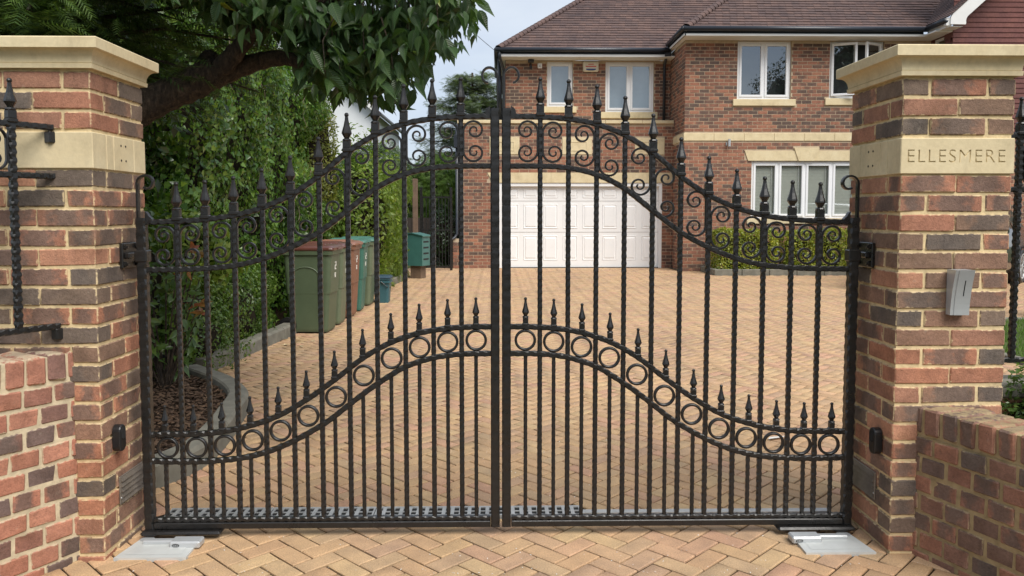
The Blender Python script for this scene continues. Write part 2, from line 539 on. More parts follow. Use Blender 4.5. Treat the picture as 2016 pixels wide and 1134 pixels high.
def paver_mat():
    m, nt, b = new_mat('buff block paver')
    r = rand_val(nt)
    r2 = math_n(nt, 'FRACT', math_n(nt, 'MULTIPLY', r, 23.7))
    cmb = nt.nodes.new('ShaderNodeCombineXYZ')
    nt.links.new(math_n(nt, 'MULTIPLY', r, 31.0), cmb.inputs[0]); nt.links.new(math_n(nt, 'MULTIPLY', r2, 19.0), cmb.inputs[1])
    v = coords(nt, 'Object', 1.0, cmb.outputs[0])
    base = ramp(nt, r, [(0, (.475, .325, .18)), (.2, (.46, .295, .172)), (.4, (.485, .345, .195)), (.58, (.47, .28, .185)), (.72, (.43, .305, .185)), (.86, (.48, .315, .178)), (.95, (.415, .275, .178))])
    big = noise(nt, v, 9, 4, .6)
    grit = noise(nt, v, 170, 3, .7)
    c = mixc(nt, 1, base, ramp(nt, big, [(.25, (.78, .78, .80)), (.75, (1.16, 1.14, 1.10))]), 'MULTIPLY')
    c = mixc(nt, .75, c, mixc(nt, 1, c, ramp(nt, grit, [(.28, (.52, .50, .48)), (.5, (1, 1, 1)), (.72, (1.34, 1.32, 1.26))]), 'MULTIPLY'))
    ge = nt.nodes.new('ShaderNodeNewGeometry')
    wpn = nd(nt, 'ShaderNodeTexNoise', Scale=.9, Detail=5, Roughness=.62)
    nt.links.new(ge.outputs['Position'], wpn.inputs['Vector'])
    c = mixc(nt, 1, c, ramp(nt, wpn.outputs['Fac'], [(.3, (.80, .80, .82)), (.5, (1, 1, 1)), (.72, (1.07, 1.05, 1.02))]), 'MULTIPLY')
    st = nd(nt, 'ShaderNodeTexNoise', Scale=4.5, Detail=6, Roughness=.7)
    nt.links.new(ge.outputs['Position'], st.inputs['Vector'])
    c = mixc(nt, math_n(nt, 'MULTIPLY', ramp(nt, st.outputs['Fac'], [(.60, (0, 0, 0)), (.72, (1, 1, 1))]), .32), c, (.16, .13, .085))
    fl = ramp(nt, noise(nt, v, 260, 1, .5), [(.70, (0, 0, 0)), (.74, (1, 1, 1))])
    c = mixc(nt, math_n(nt, 'MULTIPLY', fl, .5), c, (.74, .66, .52))
    nt.links.new(c, b.inputs['Base Color'])
    b.inputs['Roughness'].default_value = .8
    b.inputs['Specular IOR Level'].default_value = .3
    bump(nt, b, grit, .5, .003)
    return m
M['paver'] = paver_mat()
M['joint'] = plain('dark jointing sand', (.030, .021, .012), .95, .5, 8, bmp=.4, spec=.1)
M['galv'] = plain('galvanised steel', (.46, .465, .455), .5, .18, 18, metal=.35)
M['drain_dark'] = plain('opening shade and lens black', (.012, .012, .012), .9, .2)  # near black, painted shade of drain, holes and slots; also the lens
M['silver'] = plain('silver painted plastic', (.47, .49, .50), .33, .05, 10, metal=.35)
M['steel_plate'] = plain('brushed steel plate', (.56, .58, .565), .42, .10, 9, metal=.2)
M['black_plastic'] = plain('black plastic', (.012, .012, .013), .38, .2)
M['vent'] = plain('weathered aluminium', (.21, .185, .155), .5, .2, 30, metal=.5)
M['concrete'] = plain('grey concrete', (.18, .172, .14), .9, .25, 9, bmp=.5, spec=.2)
M['soil'] = plain('dark soil', (.035, .022, .014), .95, .4, 14, bmp=.6, spec=.1)
M['ground'] = plain('rough ground', (.06, .075, .03), .95, .4, .6, spec=.1)
M['tarmac'] = plain('tarmac', (.05, .05, .052), .9, .2, 40, spec=.2)
M['upvc'] = plain('white window plastic', (.80, .81, .82), .35, .02, 4)
M['garage_white'] = plain('white steel door', (.80, .80, .79), .45, .025, 5)
M['gutter'] = plain('black gutter plastic', (.018, .022, .030), .35, .1)
M['soffit'] = plain('white soffit board', (.70, .70, .68), .5, .04, 4)
M['render_white'] = plain('white render', (.72, .74, .75), .85, .05, 2)
M['cream'] = plain('cream plastic', (.66, .60, .46), .45, .04)
M['red_plastic'] = plain('red plastic', (.55, .05, .03), .4, .05)
M['blue_plastic'] = plain('blue plastic', (.02, .05, .18), .4, .05)
M['blind'] = plain('grey blind slat', (.40, .41, .36), .6, .05)
M['curtain'] = plain('pale net curtain', (.34, .40, .44), .9, .06, 6)
M['room'] = plain('painted room gloom', (.05, .053, .057), .9, .2, 2)  # dark tone put in for the unlit room behind the glass

def glass_mat():
    m = bpy.data.materials.new('window glass'); m.use_nodes = True
    nt = m.node_tree
    nt.nodes.clear()
    out = nt.nodes.new('ShaderNodeOutputMaterial')
    gl = nd(nt, 'ShaderNodeBsdfGlossy', Roughness=.01)
    gl.inputs['Color'].default_value = (.82, .90, .97, 1)
    tr = nt.nodes.new('ShaderNodeBsdfTransparent')
    tr.inputs['Color'].default_value = (.96, .98, .97, 1)
    fr = nd(nt, 'ShaderNodeLayerWeight', Blend=.5)
    mx = nt.nodes.new('ShaderNodeMixShader')
    ad = math_n(nt, 'ADD', math_n(nt, 'MULTIPLY', math_n(nt, 'POWER', fr.outputs['Facing'], 5.0), .7), .20)
    nt.links.new(ad, mx.inputs[0]); nt.links.new(tr.outputs[0], mx.inputs[1]); nt.links.new(gl.outputs[0], mx.inputs[2])
    nt.links.new(mx.outputs[0], out.inputs['Surface'])
    return m
M['glass'] = glass_mat()

def tile_mat(name, tones, rough=.85):
    m, nt, b = new_mat(name)
    r = rand_val(nt)
    r2 = math_n(nt, 'FRACT', math_n(nt, 'MULTIPLY', r, 29.3))
    base = ramp(nt, r2, [(i / len(tones), t) for i, t in enumerate(tones)])
    ge = nt.nodes.new('ShaderNodeNewGeometry')
    n1 = nd(nt, 'ShaderNodeTexNoise', Scale=1.3, Detail=6, Roughness=.65)
    nt.links.new(ge.outputs['Position'], n1.inputs['Vector'])
    n2 = nd(nt, 'ShaderNodeTexNoise', Scale=22, Detail=4, Roughness=.7)
    nt.links.new(ge.outputs['Position'], n2.inputs['Vector'])
    c = mixc(nt, 1, base, ramp(nt, n1.outputs['Fac'], [(.3, (.72, .74, .78)), (.7, (1.2, 1.16, 1.1))]), 'MULTIPLY')
    c = mixc(nt, .7, c, mixc(nt, 1, c, ramp(nt, n2.outputs['Fac'], [(.3, (.7, .7, .7)), (.7, (1.3, 1.3, 1.3))]), 'MULTIPLY'))
    nt.links.new(c, b.inputs['Base Color'])
    b.inputs['Roughness'].default_value = rough
    b.inputs['Specular IOR Level'].default_value = .3
    return m
M['roof'] = tile_mat('clay roof tile', [(.105, .072, .067), (.095, .067, .064), (.12, .079, .07), (.10, .069, .066), (.13, .085, .075)])
M['hung'] = tile_mat('red hung tile', [(.155, .066, .058), (.14, .060, .055), (.17, .073, .062), (.148, .063, .057)])

def leaf_mat(name, cols, rough=.42, trans=.3, spec=.5, back=1.5, veins=False):
    m = bpy.data.materials.new(name); m.use_nodes = True
    nt = m.node_tree
    b = nt.nodes['Principled BSDF']
    out = [n for n in nt.nodes if n.type == 'OUTPUT_MATERIAL'][0]
    r = rand_val(nt)
    base = ramp(nt, r, [(i / max(1, len(cols) - 1), t) for i, t in enumerate(cols)])
    ge = nt.nodes.new('ShaderNodeNewGeometry')
    n1 = nd(nt, 'ShaderNodeTexNoise', Scale=2.2, Detail=3)
    nt.links.new(ge.outputs['Position'], n1.inputs['Vector'])
    c = mixc(nt, 1, base, ramp(nt, n1.outputs['Fac'], [(.3, (.75, .78, .8)), (.7, (1.28, 1.22, 1.0))]), 'MULTIPLY')
    if veins:
        uv = nt.nodes.new('ShaderNodeUVMap'); sp = nt.nodes.new('ShaderNodeSeparateXYZ')
        nt.links.new(uv.outputs[0], sp.inputs[0])
        ax = math_n(nt, 'ABSOLUTE', sp.outputs[0])
        ph = math_n(nt, 'SUBTRACT', sp.outputs[1], math_n(nt, 'MULTIPLY', ax, 1.1))
        w = math_n(nt, 'SINE', math_n(nt, 'MULTIPLY', ph, 68.0))
        rib = math_n(nt, 'LESS_THAN', ax, .012)
        vv = math_n(nt, 'GREATER_THAN', w, .82)
        c = mixc(nt, math_n(nt, 'MULTIPLY', math_n(nt, 'MAXIMUM', rib, math_n(nt, 'MULTIPLY', vv, .55)), .5), c, (.13, .19, .07))
        blot = noise(nt, coords(nt, 'Object', 1.0), 60, 3, .6)
        c = mixc(nt, 1, c, ramp(nt, blot, [(.3, (.8, .82, .8)), (.7, (1.2, 1.18, 1.1))]), 'MULTIPLY')
        bump(nt, b, w, .5, .004)
    nt.links.new(c, b.inputs['Base Color'])
    b.inputs['Roughness'].default_value = rough
    b.inputs['Specular IOR Level'].default_value = spec
    t = nt.nodes.new('ShaderNodeBsdfTranslucent')
    tc = mixc(nt, 1, c, (back, back * 1.15, back * .5), 'MULTIPLY')
    nt.links.new(tc, t.inputs['Color'])
    mx = nt.nodes.new('ShaderNodeMixShader'); mx.inputs[0].default_value = trans
    nt.links.new(b.outputs[0], mx.inputs[1]); nt.links.new(t.outputs[0], mx.inputs[2])
    nt.links.new(mx.outputs[0], out.inputs['Surface'])
    return m
M['leaf_big'] = leaf_mat('large glossy leaf', [(.030, .070, .026), (.040, .088, .032), (.050, .10, .034), (.034, .078, .036), (.075, .135, .036)], .34, .28, veins=True)
M['leaf_new'] = leaf_mat('young yellow leaf', [(.24, .30, .04), (.34, .24, .09), (.20, .30, .03)], .4, .4)
M['leaf_ivy'] = leaf_mat('ivy leaf', [(.048, .11, .028), (.085, .17, .036), (.135, .24, .044), (.062, .13, .034), (.20, .30, .05)], .25, .3)
M['leaf_shrub'] = leaf_mat('shrub leaf', [(.075, .14, .038), (.115, .195, .042), (.055, .10, .032), (.18, .27, .05)], .30, .3)
M['leaf_lime'] = leaf_mat('lime leaf', [(.12, .19, .03), (.17, .24, .035), (.09, .155, .03), (.22, .27, .05)], .45, .35)
M['leaf_yellow'] = leaf_mat('yellow green leaf', [(.13, .155, .025), (.18, .19, .03), (.09, .125, .025), (.22, .21, .04)], .45, .3)
M['leaf_box'] = leaf_mat('box leaf', [(.19, .24, .03), (.29, .31, .035), (.11, .17, .025), (.39, .37, .05)], .4, .3)
M['leaf_conifer'] = leaf_mat('cypress spray', [(.022, .050, .014), (.036, .075, .018), (.055, .105, .022), (.095, .155, .025)], .55, .2)
M['leaf_conifer_bright'] = leaf_mat('bright cypress spray', [(.06, .125, .02), (.09, .17, .025), (.12, .20, .03)], .55, .3)
M['leaf_cedar'] = leaf_mat('grey green needles', [(.09, .125, .085), (.12, .155, .10), (.15, .185, .115)], .6, .3)
M['leaf_dark'] = leaf_mat('dark evergreen leaf', [(.016, .038, .014), (.024, .052, .018), (.036, .072, .02)], .4, .15)
M['leaf_red'] = leaf_mat('red young leaf', [(.30, .085, .04), (.34, .14, .05), (.24, .17, .05)], .35, .35)
M['grass'] = leaf_mat('lawn grass', [(.08, .155, .025), (.11, .20, .03), (.14, .22, .04)], .6, .35)
M['dark_core'] = plain('solid dark foliage core', (.022, .018, .012), .95, .5, 6, spec=.1)  # solid dark fill standing in for the shade inside hedges and crowns

def bark_mat():
    m, nt, b = new_mat('rough bark')
    v = coords(nt, 'Object', (1, 1, .3))
    f = noise(nt, v, 46, 6, .75)
    g = noise(nt, coords(nt), 7, 4)
    c = ramp(nt, f, [(.36, (.022, .016, .011)), (.55, (.085, .06, .04)), (.7, (.19, .14, .095))])
    c = mixc(nt, 1, c, ramp(nt, g, [(.3, (.7, .7, .7)), (.7, (1.2, 1.15, 1.1))]), 'MULTIPLY')
    nt.links.new(c, b.inputs['Base Color'])
    b.inputs['Roughness'].default_value = .9
    bump(nt, b, f, 1.0, .035)
    return m
M['bark'] = bark_mat()
M['bark_pale'] = plain('pale vine bark', (.15, .12, .08), .9, .3, 30)
M['chip'] = tile_mat('bark chip', [(.07, .042, .026), (.11, .066, .04), (.045, .028, .02), (.16, .105, .066), (.085, .05, .03)])
M['wood'] = plain('weathered timber', (.13, .085, .055), .85, .3, 9, bmp=.4)
M['wood_dark'] = plain('dark stained timber', (.045, .034, .026), .85, .3, 9, bmp=.4)
M['litter'] = plain('dry leaf scrap', (.46, .37, .22), .8, .4, 40)
M['paper'] = plain('white scrap', (.7, .68, .62), .8, .1)

# ------------------------------------------------------------------ the setting: ground, kerb, planting bed, lawn
gb = MB(); gb.add([(-500, -500, 0), (500, -500, 0), (500, 500, 0), (-500, 500, 0)], [(0, 1, 2, 3)])
tag(gb.build('ground', M['ground'], loc=(0, 0, -.06)), kind='structure')
rb = MB(); rb.add([(-60, -14, 0), (60, -14, 0), (60, -5, 0), (-60, -5, 0)], [(0, 1, 2, 3)])
tag(rb.build('road', M['tarmac'], loc=(0, 0, -.04)), kind='structure')

def lerp_poly(P, step):
    out = []
    for a, b in zip(P[:-1], P[1:]):
        n = max(1, int(hypot(b[0] - a[0], b[1] - a[1]) / step))
        out += [(a[0] + (b[0] - a[0]) * i / n, a[1] + (b[1] - a[1]) * i / n) for i in range(n)]
    return out + [P[-1]]

def catmull(P, n=6):
    out = []
    for i in range(len(P) - 1):
        p0, p1, p2, p3 = P[max(i - 1, 0)], P[i], P[i + 1], P[min(i + 2, len(P) - 1)]
        for k in range(n):
            t = k / n
            out.append(tuple(.5 * (2 * b + (c - a) * t + (2 * a - 5 * b + 4 * c - d) * t * t + (3 * b - a - 3 * c + d) * t ** 3) for a, b, c, d in zip(p0, p1, p2, p3)))
    return out + [tuple(P[-1])]

KERB_CURVE = [(-1.86, 3.72), (-1.69, 3.87), (-1.575, 4.2), (-1.60, 4.65), (-1.66, 5.05), (-1.75, 5.5), (-1.99, 5.93), (-2.26, 6.24), (-2.45, 6.44)]
KERB_STRAIGHT = [(-2.46, 6.62), (-2.30, 8.48), (-1.87, 16.3)]
kc = catmull(KERB_CURVE, 8)
KERB_ALL = kc + KERB_STRAIGHT

def kerb_x(y):
    ys = [p[1] for p in KERB_ALL]; xs = [p[0] for p in KERB_ALL]
    return np.interp(y, ys, xs)

# herringbone block paving: 200 x 100 mm blocks laid at 45 degrees
DRAIN_Y = (3.465, 3.575)
def in_drive(x, y):
    if y < 1.3: return False
    if y < 3.6: return abs(x) < 2.05
    if y > 18.35 and x > 4.15: return False
    if y > 19.35 or x > 12.5: return False
    if x < kerb_x(y) - .06 and y < 16.4: return False
    if y >= 16.4 and x < -2.2: return False
    if 4.7 < x and 3.6 < y < 9.7: return False
    if y > 16.95 and x > 4.75 and x < 8.8: return False
    return True

blocks = []
c45 = sqrt(.5)
G = .09
for i in range(-44, 322):
    for j in range(-190, 235):
        k = (i - j) % 4
        if k == 0: cx, cy, a = (i + 1) * G, (j + .5) * G, 0
        elif k == 3: cx, cy, a = (i + .5) * G, (j + 1) * G, 1
        else: continue
        wx, wy = (cx - cy) * c45 + .03, (cx + cy) * c45
        if in_drive(wx, wy):
            if abs(wy - sum(DRAIN_Y) / 2) < .02 and -1.5 < wx < .38: continue
            blocks.append((wx, wy, a))

def block_shape(a, jit):
    hx, hy = (.0860, .0410) if a == 0 else (.0410, .0860)
    c = .0045
    pts = []
    for sx, sy, z, q in [(-1, -1, -.014, 0), (1, -1, -.014, 0), (1, 1, -.014, 0), (-1, 1, -.014, 0), (-1, -1, -.0035, 0), (1, -1, -.0035, 0), (1, 1, -.0035, 0), (-1, 1, -.0035, 0), (-1, -1, 0, c), (1, -1, 0, c), (1, 1, 0, c), (-1, 1, 0, c)]:
        x, y = sx * (hx - q), sy * (hy - q)
        pts.append(((x - y) * c45 + random.uniform(-jit, jit), (x + y) * c45 + random.uniform(-jit, jit), z))
    F = [(8, 9, 10, 11)]
    for k in range(4):
        l = (k + 1) % 4
        F += [(k, l, 4 + l, 4 + k), (4 + k, 4 + l, 8 + l, 8 + k)]
    return pts, F

bed = MB(); bed.add([(-12, 1.2, 0), (13, 1.2, 0), (13, 19.4, 0), (-12, 19.4, 0)], [(0, 1, 2, 3)])
drive = tag(bed.build('driveway', M['joint'], loc=(0, 0, -.009)), kind='structure')

def in_view(x, y):
    return y > 2.9 and abs((x * 1550 / y + 980) - 1008) < 1008
blocks.sort(key=lambda b: hypot(b[0], b[1]) + (0 if in_view(b[0], b[1]) else 100))
single = [b for b in blocks if not (abs(b[0]) > 1.52 and 3.0 < b[1] < 3.6)][:300]
single_set = set(single)
variants = {}
for a in (0, 1):
    variants[a] = []
    for q in range(5):
        pts, F = block_shape(a, .0012)
        variants[a].append(MB().add(pts, F).mesh('paver', M['paver']))
for x, y, a in single:
    obj('paver', random.choice(variants[a]), drive, (x, y, .009 + random.uniform(-.0012, .0012)), (random.uniform(-.006, .006), random.uniform(-.006, .006), random.uniform(-.008, .008)))
rest = [b for b in blocks if b not in single_set]
Vs, Fs = [], []
for a in (0, 1):
    B = [b for b in rest if b[2] == a]
    pts, F = block_shape(a, 0)
    P = np.array(pts); n = len(B)
    X = np.array([(b[0], b[1], 0) for b in B])
    V = X[:, None, :] + P[None] + RNG.uniform(-.0012, .0012, (n, len(P), 3))
    tilt = RNG.uniform(-.007, .007, (n, 2))
    V[:, :, 2] += P[None, :, 0] * tilt[:, :1] + P[None, :, 1] * tilt[:, 1:] + RNG.uniform(-.0014, .0014, (n, 1))
    b0 = sum(len(v) for v in Vs)
    Vs.append(V.reshape(-1, 3))
    Fs.append((np.array(F)[None] + (np.arange(n) * len(P))[:, None, None]).reshape(-1, 4) + b0)
tag(obj('paving', np_mesh('paving', np.concatenate(Vs), np.concatenate(Fs), M['paver']), drive, (0, 0, .009)), kind='stuff')

# kerb stones round the planting bed
kroot = thing('kerb', 'low grey concrete edging curving round the bark bed and along the hedge', 'kerb', (-1.9, 6.0, 0))
def kerb_piece(P, w=.125, h=.128, top_slope=.0):
    """block between two kerb points, outer face on the drive side"""
    ring = []
    n = len(P)
    for i in range(n):
        a, b = P[max(i - 1, 0)], P[min(i + 1, n - 1)]
        tx, ty = b[0] - a[0], b[1] - a[1]
        l = hypot(tx, ty); nx, ny = -ty / l, tx / l
        x, y = P[i]
        o = lambda d, z: (x + nx * d + 1.9, y + ny * d - 6.0, z)
        ring.append([o(0, -.04), o(.004, h - .022), o(.022, h), o(w - .012, h), o(w, h - .012), o(w, -.04)])
    return MB().loft(ring)
i = 0
while i < len(kc) - 1:
    seg = kc[i:i + 7]
    if len(seg) > 1:
        a, b = Vector((*seg[0], 0)), Vector((*seg[1], 0)); q = a + (b - a).normalized() * .003
        seg = [(q.x, q.y)] + seg[1:]
        kerb_piece(seg, .14).build('kerb_stone', M['concrete'], kroot)
    i += 6
for a, b in zip(KERB_STRAIGHT[:-1], KERB_STRAIGHT[1:]):
    L = hypot(b[0] - a[0], b[1] - a[1]); n = max(1, round(L / .9))
    for k in range(n):
        t0, t1 = (k + .005) / n, (k + .995) / n
        kerb_piece([(a[0] + (b[0] - a[0]) * t0, a[1] + (b[1] - a[1]) * t0), (a[0] + (b[0] - a[0]) * t1, a[1] + (b[1] - a[1]) * t1)], .14, .128).build('kerb_stone', M['concrete'], kroot)

# planting bed soil
sb = MB()
ring_out = [(x - .1, y) for x, y in KERB_ALL]
for (x0, y0), (x1, y1) in zip(ring_out[:-1], ring_out[1:]):
    if y1 > y0:
        sb.add([(x0, y0, 0), (x1, y1, 0), (-9, y1, .05), (-9, y0, .05)], [(0, 1, 2, 3)])
bedo = tag(sb.build('planting_bed', M['soil'], loc=(0, 0, .055)), kind='structure')
# bark mulch chips
n = 4200
P = np.stack([RNG.uniform(-3.0, -1.62, n), RNG.uniform(3.75, 6.6, n), np.full(n, .062)], 1)
P = P[P[:, 0] < kerb_x(P[:, 1]) - .13]
P[:, 2] += RNG.uniform(0, .02, len(P)) + .012 * vnoise(P * 7, 4)
chipV = np.array([(-.5, -.2, 0), (.5, -.14, 0), (.42, .2, 0), (-.45, .16, 0), (-.4, -.12, .12), (.38, -.1, .1), (.3, .12, .12), (-.36, .1, .1)])
chipF = np.array([(4, 5, 6, 7), (0, 1, 5, 4), (1, 2, 6, 5), (2, 3, 7, 6), (3, 0, 4, 7)])
N = unit(np.array([0, 0, 1.]) + rnd(len(P)) * .45); T = rnd(len(P)); T = unit(T - N * np.sum(T * N, 1, keepdims=True)); X = np.cross(T, N)
S = RNG.uniform(.018, .055, len(P))
V = P[:, None] + S[:, None, None] * (chipV[None, :, :1] * X[:, None] + chipV[None, :, 1:2] * T[:, None] + chipV[None, :, 2:] * N[:, None])
F = (chipF[None] + (np.arange(len(P)) * 8)[:, None, None]).reshape(-1, 4)
tag(obj('bark_mulch', np_mesh('bark_mulch', V.reshape(-1, 3), F, M['chip']), bedo, (0, 0, -.055)), kind='stuff')

# lawn behind the right pier
lb = MB(); lb.add([(4.75, 3.7, 0), (14, 3.7, 0), (14, 9.65, 0), (4.75, 9.65, 0)], [(0, 1, 2, 3)])
lawn = tag(lb.build('lawn', M['ground'], loc=(0, 0, .02)), kind='structure')
n = 26000
P = np.stack([RNG.uniform(4.75, 9.5, n), RNG.uniform(4.6, 9.65, n), np.zeros(n)], 1)
N = unit(rnd(n) * np.array([1, 1, .2])); T = unit(np.array([0, 0, 1.]) + rnd(n) * .45)
bl = np.array([(-.07, 0, 0), (.07, 0, 0), (.03, .6, .05), (0, 1, .18), (-.03, .6, .05)]); bF = np.array([(0, 1, 2), (0, 2, 4), (4, 2, 3)])
T = unit(T - N * np.sum(T * N, 1, keepdims=True)); X = np.cross(T, N); S = RNG.uniform(.035, .075, n)
V = P[:, None] + S[:, None, None] * (bl[None, :, :1] * X[:, None] + bl[None, :, 1:2] * T[:, None] + bl[None, :, 2:] * N[:, None])
F = (bF[None] + (np.arange(n) * 5)[:, None, None]).reshape(-1, 3)
tag(obj('grass', np_mesh('grass', V.reshape(-1, 3), F, M['grass']), lawn), kind='stuff')
le = thing('lawn_edging', 'strip of stone edging between the lawn and the block paving', 'edging', (4.7, 3.7, 0))
for k in range(7):
    MB().cbox(0, .09, k * .85 + .003, k * .85 + .847, -.02, .05, .008).build('edging_stone', M['concrete'], le)
for k in range(8):
    MB().cbox(.1 + k * .9, .995 + k * .9, 5.95, 6.04, -.02, .05, .008).build('edging_stone', M['concrete'], le)

# drainage channel behind the gate
dr = thing('drainage_channel', 'slotted grey metal drain let into the paving behind the gate', 'drain', (0, 3.518, 0))
MB().box(-1.5, .382, -.050, .050, -.05, .0042).build('channel_shade_fill', M['drain_dark'], dr)  # solid black box painted in for the shade below the grating
def grate(x0, x1, slotted):
    b = MB()
    if not slotted:
        return b.box(x0, x1, -.034, .006, -.01, .0088)
    b.box(x0, x1, -.056, -.042, -.01, .0095); b.box(x0, x1, .042, .056, -.01, .0095)
    if slotted:
        n = int((x1 - x0) / .038)
        w = (x1 - x0) / n
        for k in range(n + 1):
            xa = x0 + k * w
            if k < n or True:
                b.box(max(x0, xa - .0085), min(x1, xa + .0085), -.042, .042, -.006, .0088)
        b.box(x0, x1, -.004, .004, -.008, .0080)
    else:
        b.box(x0, x1, -.042, .042, -.006, .0088)
    return b
for k in range(4):
    grate(-1.5 + k * .47 + .002, -1.5 + (k + 1) * .47 - .002, True).build('grating', M['galv'], dr)
for k in range(3):
    grate(.384 + k * .38, .384 + (k + 1) * .38 - .004, False).build('cover_strip', M['galv'], dr)

# ------------------------------------------------------------------ bricks
def brick_mesh(name, sx, sy, sz, mat, c=.0045, jit=.0021):
    me = MB().cbox(-sx / 2, sx / 2, -sy / 2, sy / 2, -sz / 2, sz / 2, c, jit=jit).mesh(name, mat)
    uv = me.uv_layers.new(name='UVMap')
    for p in me.polygons:
        n = p.normal
        for li in p.loop_indices:
            co = me.vertices[me.loops[li].vertex_index].co
            if abs(n.x) > .8: u = .5 + co.y / sy
            else: u = .5 + co.x / sx
            uv.data[li].uv = (u, .5 + co.z / sz)
    return me
PB = [brick_mesh('brick', .2165, .1035, .066, M['brick']) for _ in range(8)]

def moulded_cap(hw, prof):
    """square cap: prof = list of (overhang, z)"""
    rings = []
    for o, z in prof:
        a = hw + o
        rings.append([(-a, -a, z), (a, -a, z), (a, a, z), (-a, a, z)])
    return MB().loft(rings)

def pier(xc, yc, zoff, label, inner):
    """inner: +1 when the gateway lies towards +x"""
    h = .22
    r = thing('gate_pier', label, 'pier', (xc, yc, 0), 0, 'brick piers either side of the gate')
    MB().box(-h + .0062, h - .0062, -h + .0062, h - .0062, -.1, 1.90 + zoff).build('mortar', M['mortar'], r)
    cm = .0757
    b0, b1 = 1.517 + zoff, 1.656 + zoff
    zs = [(b0 - .005 - cm * k - .033) for k in range(21)] + [b1 + .010 + .033 + cm * k for k in range(3)]
    for n, z in enumerate(zs):
        z0 = z
        odd = n % 2
        lay = [(-.11, -.1683, 0), (.11, -.1683, 0), (-.11, .1683, 0), (.11, .1683, 0), (-.1683, 0, 1), (.1683, 0, 1)]
        for (x, y, t) in lay:
            if odd: x, y, t = y, x, 1 - t
            o = obj('brick', random.choice(PB), r, (x + random.uniform(-.0015, .0015), y + random.uniform(-.0015, .0015), z0 + random.uniform(-.0012, .0012)),
                    (random.uniform(-.006, .006), random.uniform(-.006, .006), (pi / 2 if t else 0) + random.choice((0, pi)) + random.uniform(-.006, .006)))
    # stone band
    g = .003
    fr = MB().cbox(-h - .004, h + .004, -h - .004, -h + .10, b0, b1, .003)
    sides = []
    s = inner
    for (ya, yb) in ((-h + .104, -.06), (-.057, .115), (.118, h + .004)):
        sides.append(MB().cbox(min(s * (h + .004), s * (h - .1)), max(s * (h + .004), s * (h - .1)), ya, yb, b0, b1, .003))
    # cap stone with a hollow moulding
    pr = [(-.02, 1.893), (.016, 1.893), (.018, 1.910), (.012, 1.912)]
    for k in range(12):
        a = k / 11 * pi / 2
        pr.append((.014 + .031 * (1 - cos(a)), 1.914 + .046 * sin(a)))
    pr += [(.052, 1.963), (.053, 2.0), (.050, 2.004), (-.1, 2.012)]
    moulded_cap(h, [(o, z + zoff) for o, z in pr]).build('cap_stone', M['stone'], r)
    for q, m in enumerate(sides):
        st = m.build('band_stone', M['stone'], r)
        if q == 1:
            for dy in (-.028, .012):
                for dz in (.035, -.025):
                    MB().lathe([(.0045, 0), (.0045, .0015)], 8, Matrix.Translation((s * (h + .004), .03 + dy, (b0 + b1) / 2 + dz)) @ Euler((0, s * pi / 2, 0)).to_matrix().to_4x4()).build('hole_shade_disc', M['drain_dark'], st)  # dark disc set proud, painted for the shade in a hole
    return r, fr, b0, b1

LPX, RPX, PY = -1.545 - .22, 1.567 + .22, 3.27
rL, bandL, bl0, bl1 = pier(LPX, PY, .018, 'brick gate pier with a plain stone band, under the dark tree by the hedge', 1)
bandL.build('band_stone', M['stone'], rL)
rR, bandR, br0, br1 = pier(RPX, PY, 0.0, 'brick gate pier with the house name cut into its stone band and a silver intercom', -1)

# the name cut into the right-hand band
bmesh_band = bandR.mesh('band_stone', M['stone'])
band_o = obj('band_stone', bmesh_band, rR)
fc = bpy.data.curves.new('inscription', 'FONT')
fc.body = 'ELLESMERE'
fc.size = .0735
fc.space_character = 1.13
fc.align_x = 'CENTER'; fc.align_y = 'CENTER'
fc.extrude = .008
fc.offset = -.0007
to = bpy.data.objects.new('inscription', fc)
COL.objects.link(to)
to.parent = rR
to.location = (-.006, -.224, (br0 + br1) / 2 - .003)
to.rotation_euler = (pi / 2, 0, 0)
bpy.context.view_layer.update()
dg = bpy.context.evaluated_depsgraph_get()
txt_me = bpy.data.meshes.new_from_object(to.evaluated_get(dg))
cut = bpy.data.objects.new('cutter', txt_me)
COL.objects.link(cut); cut.matrix_world = to.matrix_world.copy()
bm_ = band_o.modifiers.new('cut', 'BOOLEAN'); bm_.object = cut; bm_.operation = 'DIFFERENCE'; bm_.solver = 'EXACT'
bpy.context.view_layer.update()
dg = bpy.context.evaluated_depsgraph_get()
res = bpy.data.meshes.new_from_object(band_o.evaluated_get(dg))
band_o.modifiers.clear()
if len(res.polygons) > 60:
    band_o.data = res
    res.name = 'band_stone'
    if not res.materials: res.materials.append(M['stone'])
bpy.data.objects.remove(cut); bpy.data.objects.remove(to)
# floor of the grooves, toned darker for shade: the same letters, thin, at the bottom of the cut
fl = txt_me.copy(); fl.name = 'inscription'
zz = np.empty(len(fl.vertices) * 3); fl.vertices.foreach_get('co', zz); zz = zz.reshape(-1, 3)
zz[:, 2] = np.where(zz[:, 2] > 0, -.0052, -.0078)
fl.vertices.foreach_set('co', zz.ravel()); fl.update()
fl.materials.clear(); fl.materials.append(M['letter'])
obj('inscription', fl, band_o, (-.006, -.224, (br0 + br1) / 2 - .003), (pi / 2, 0, 0))

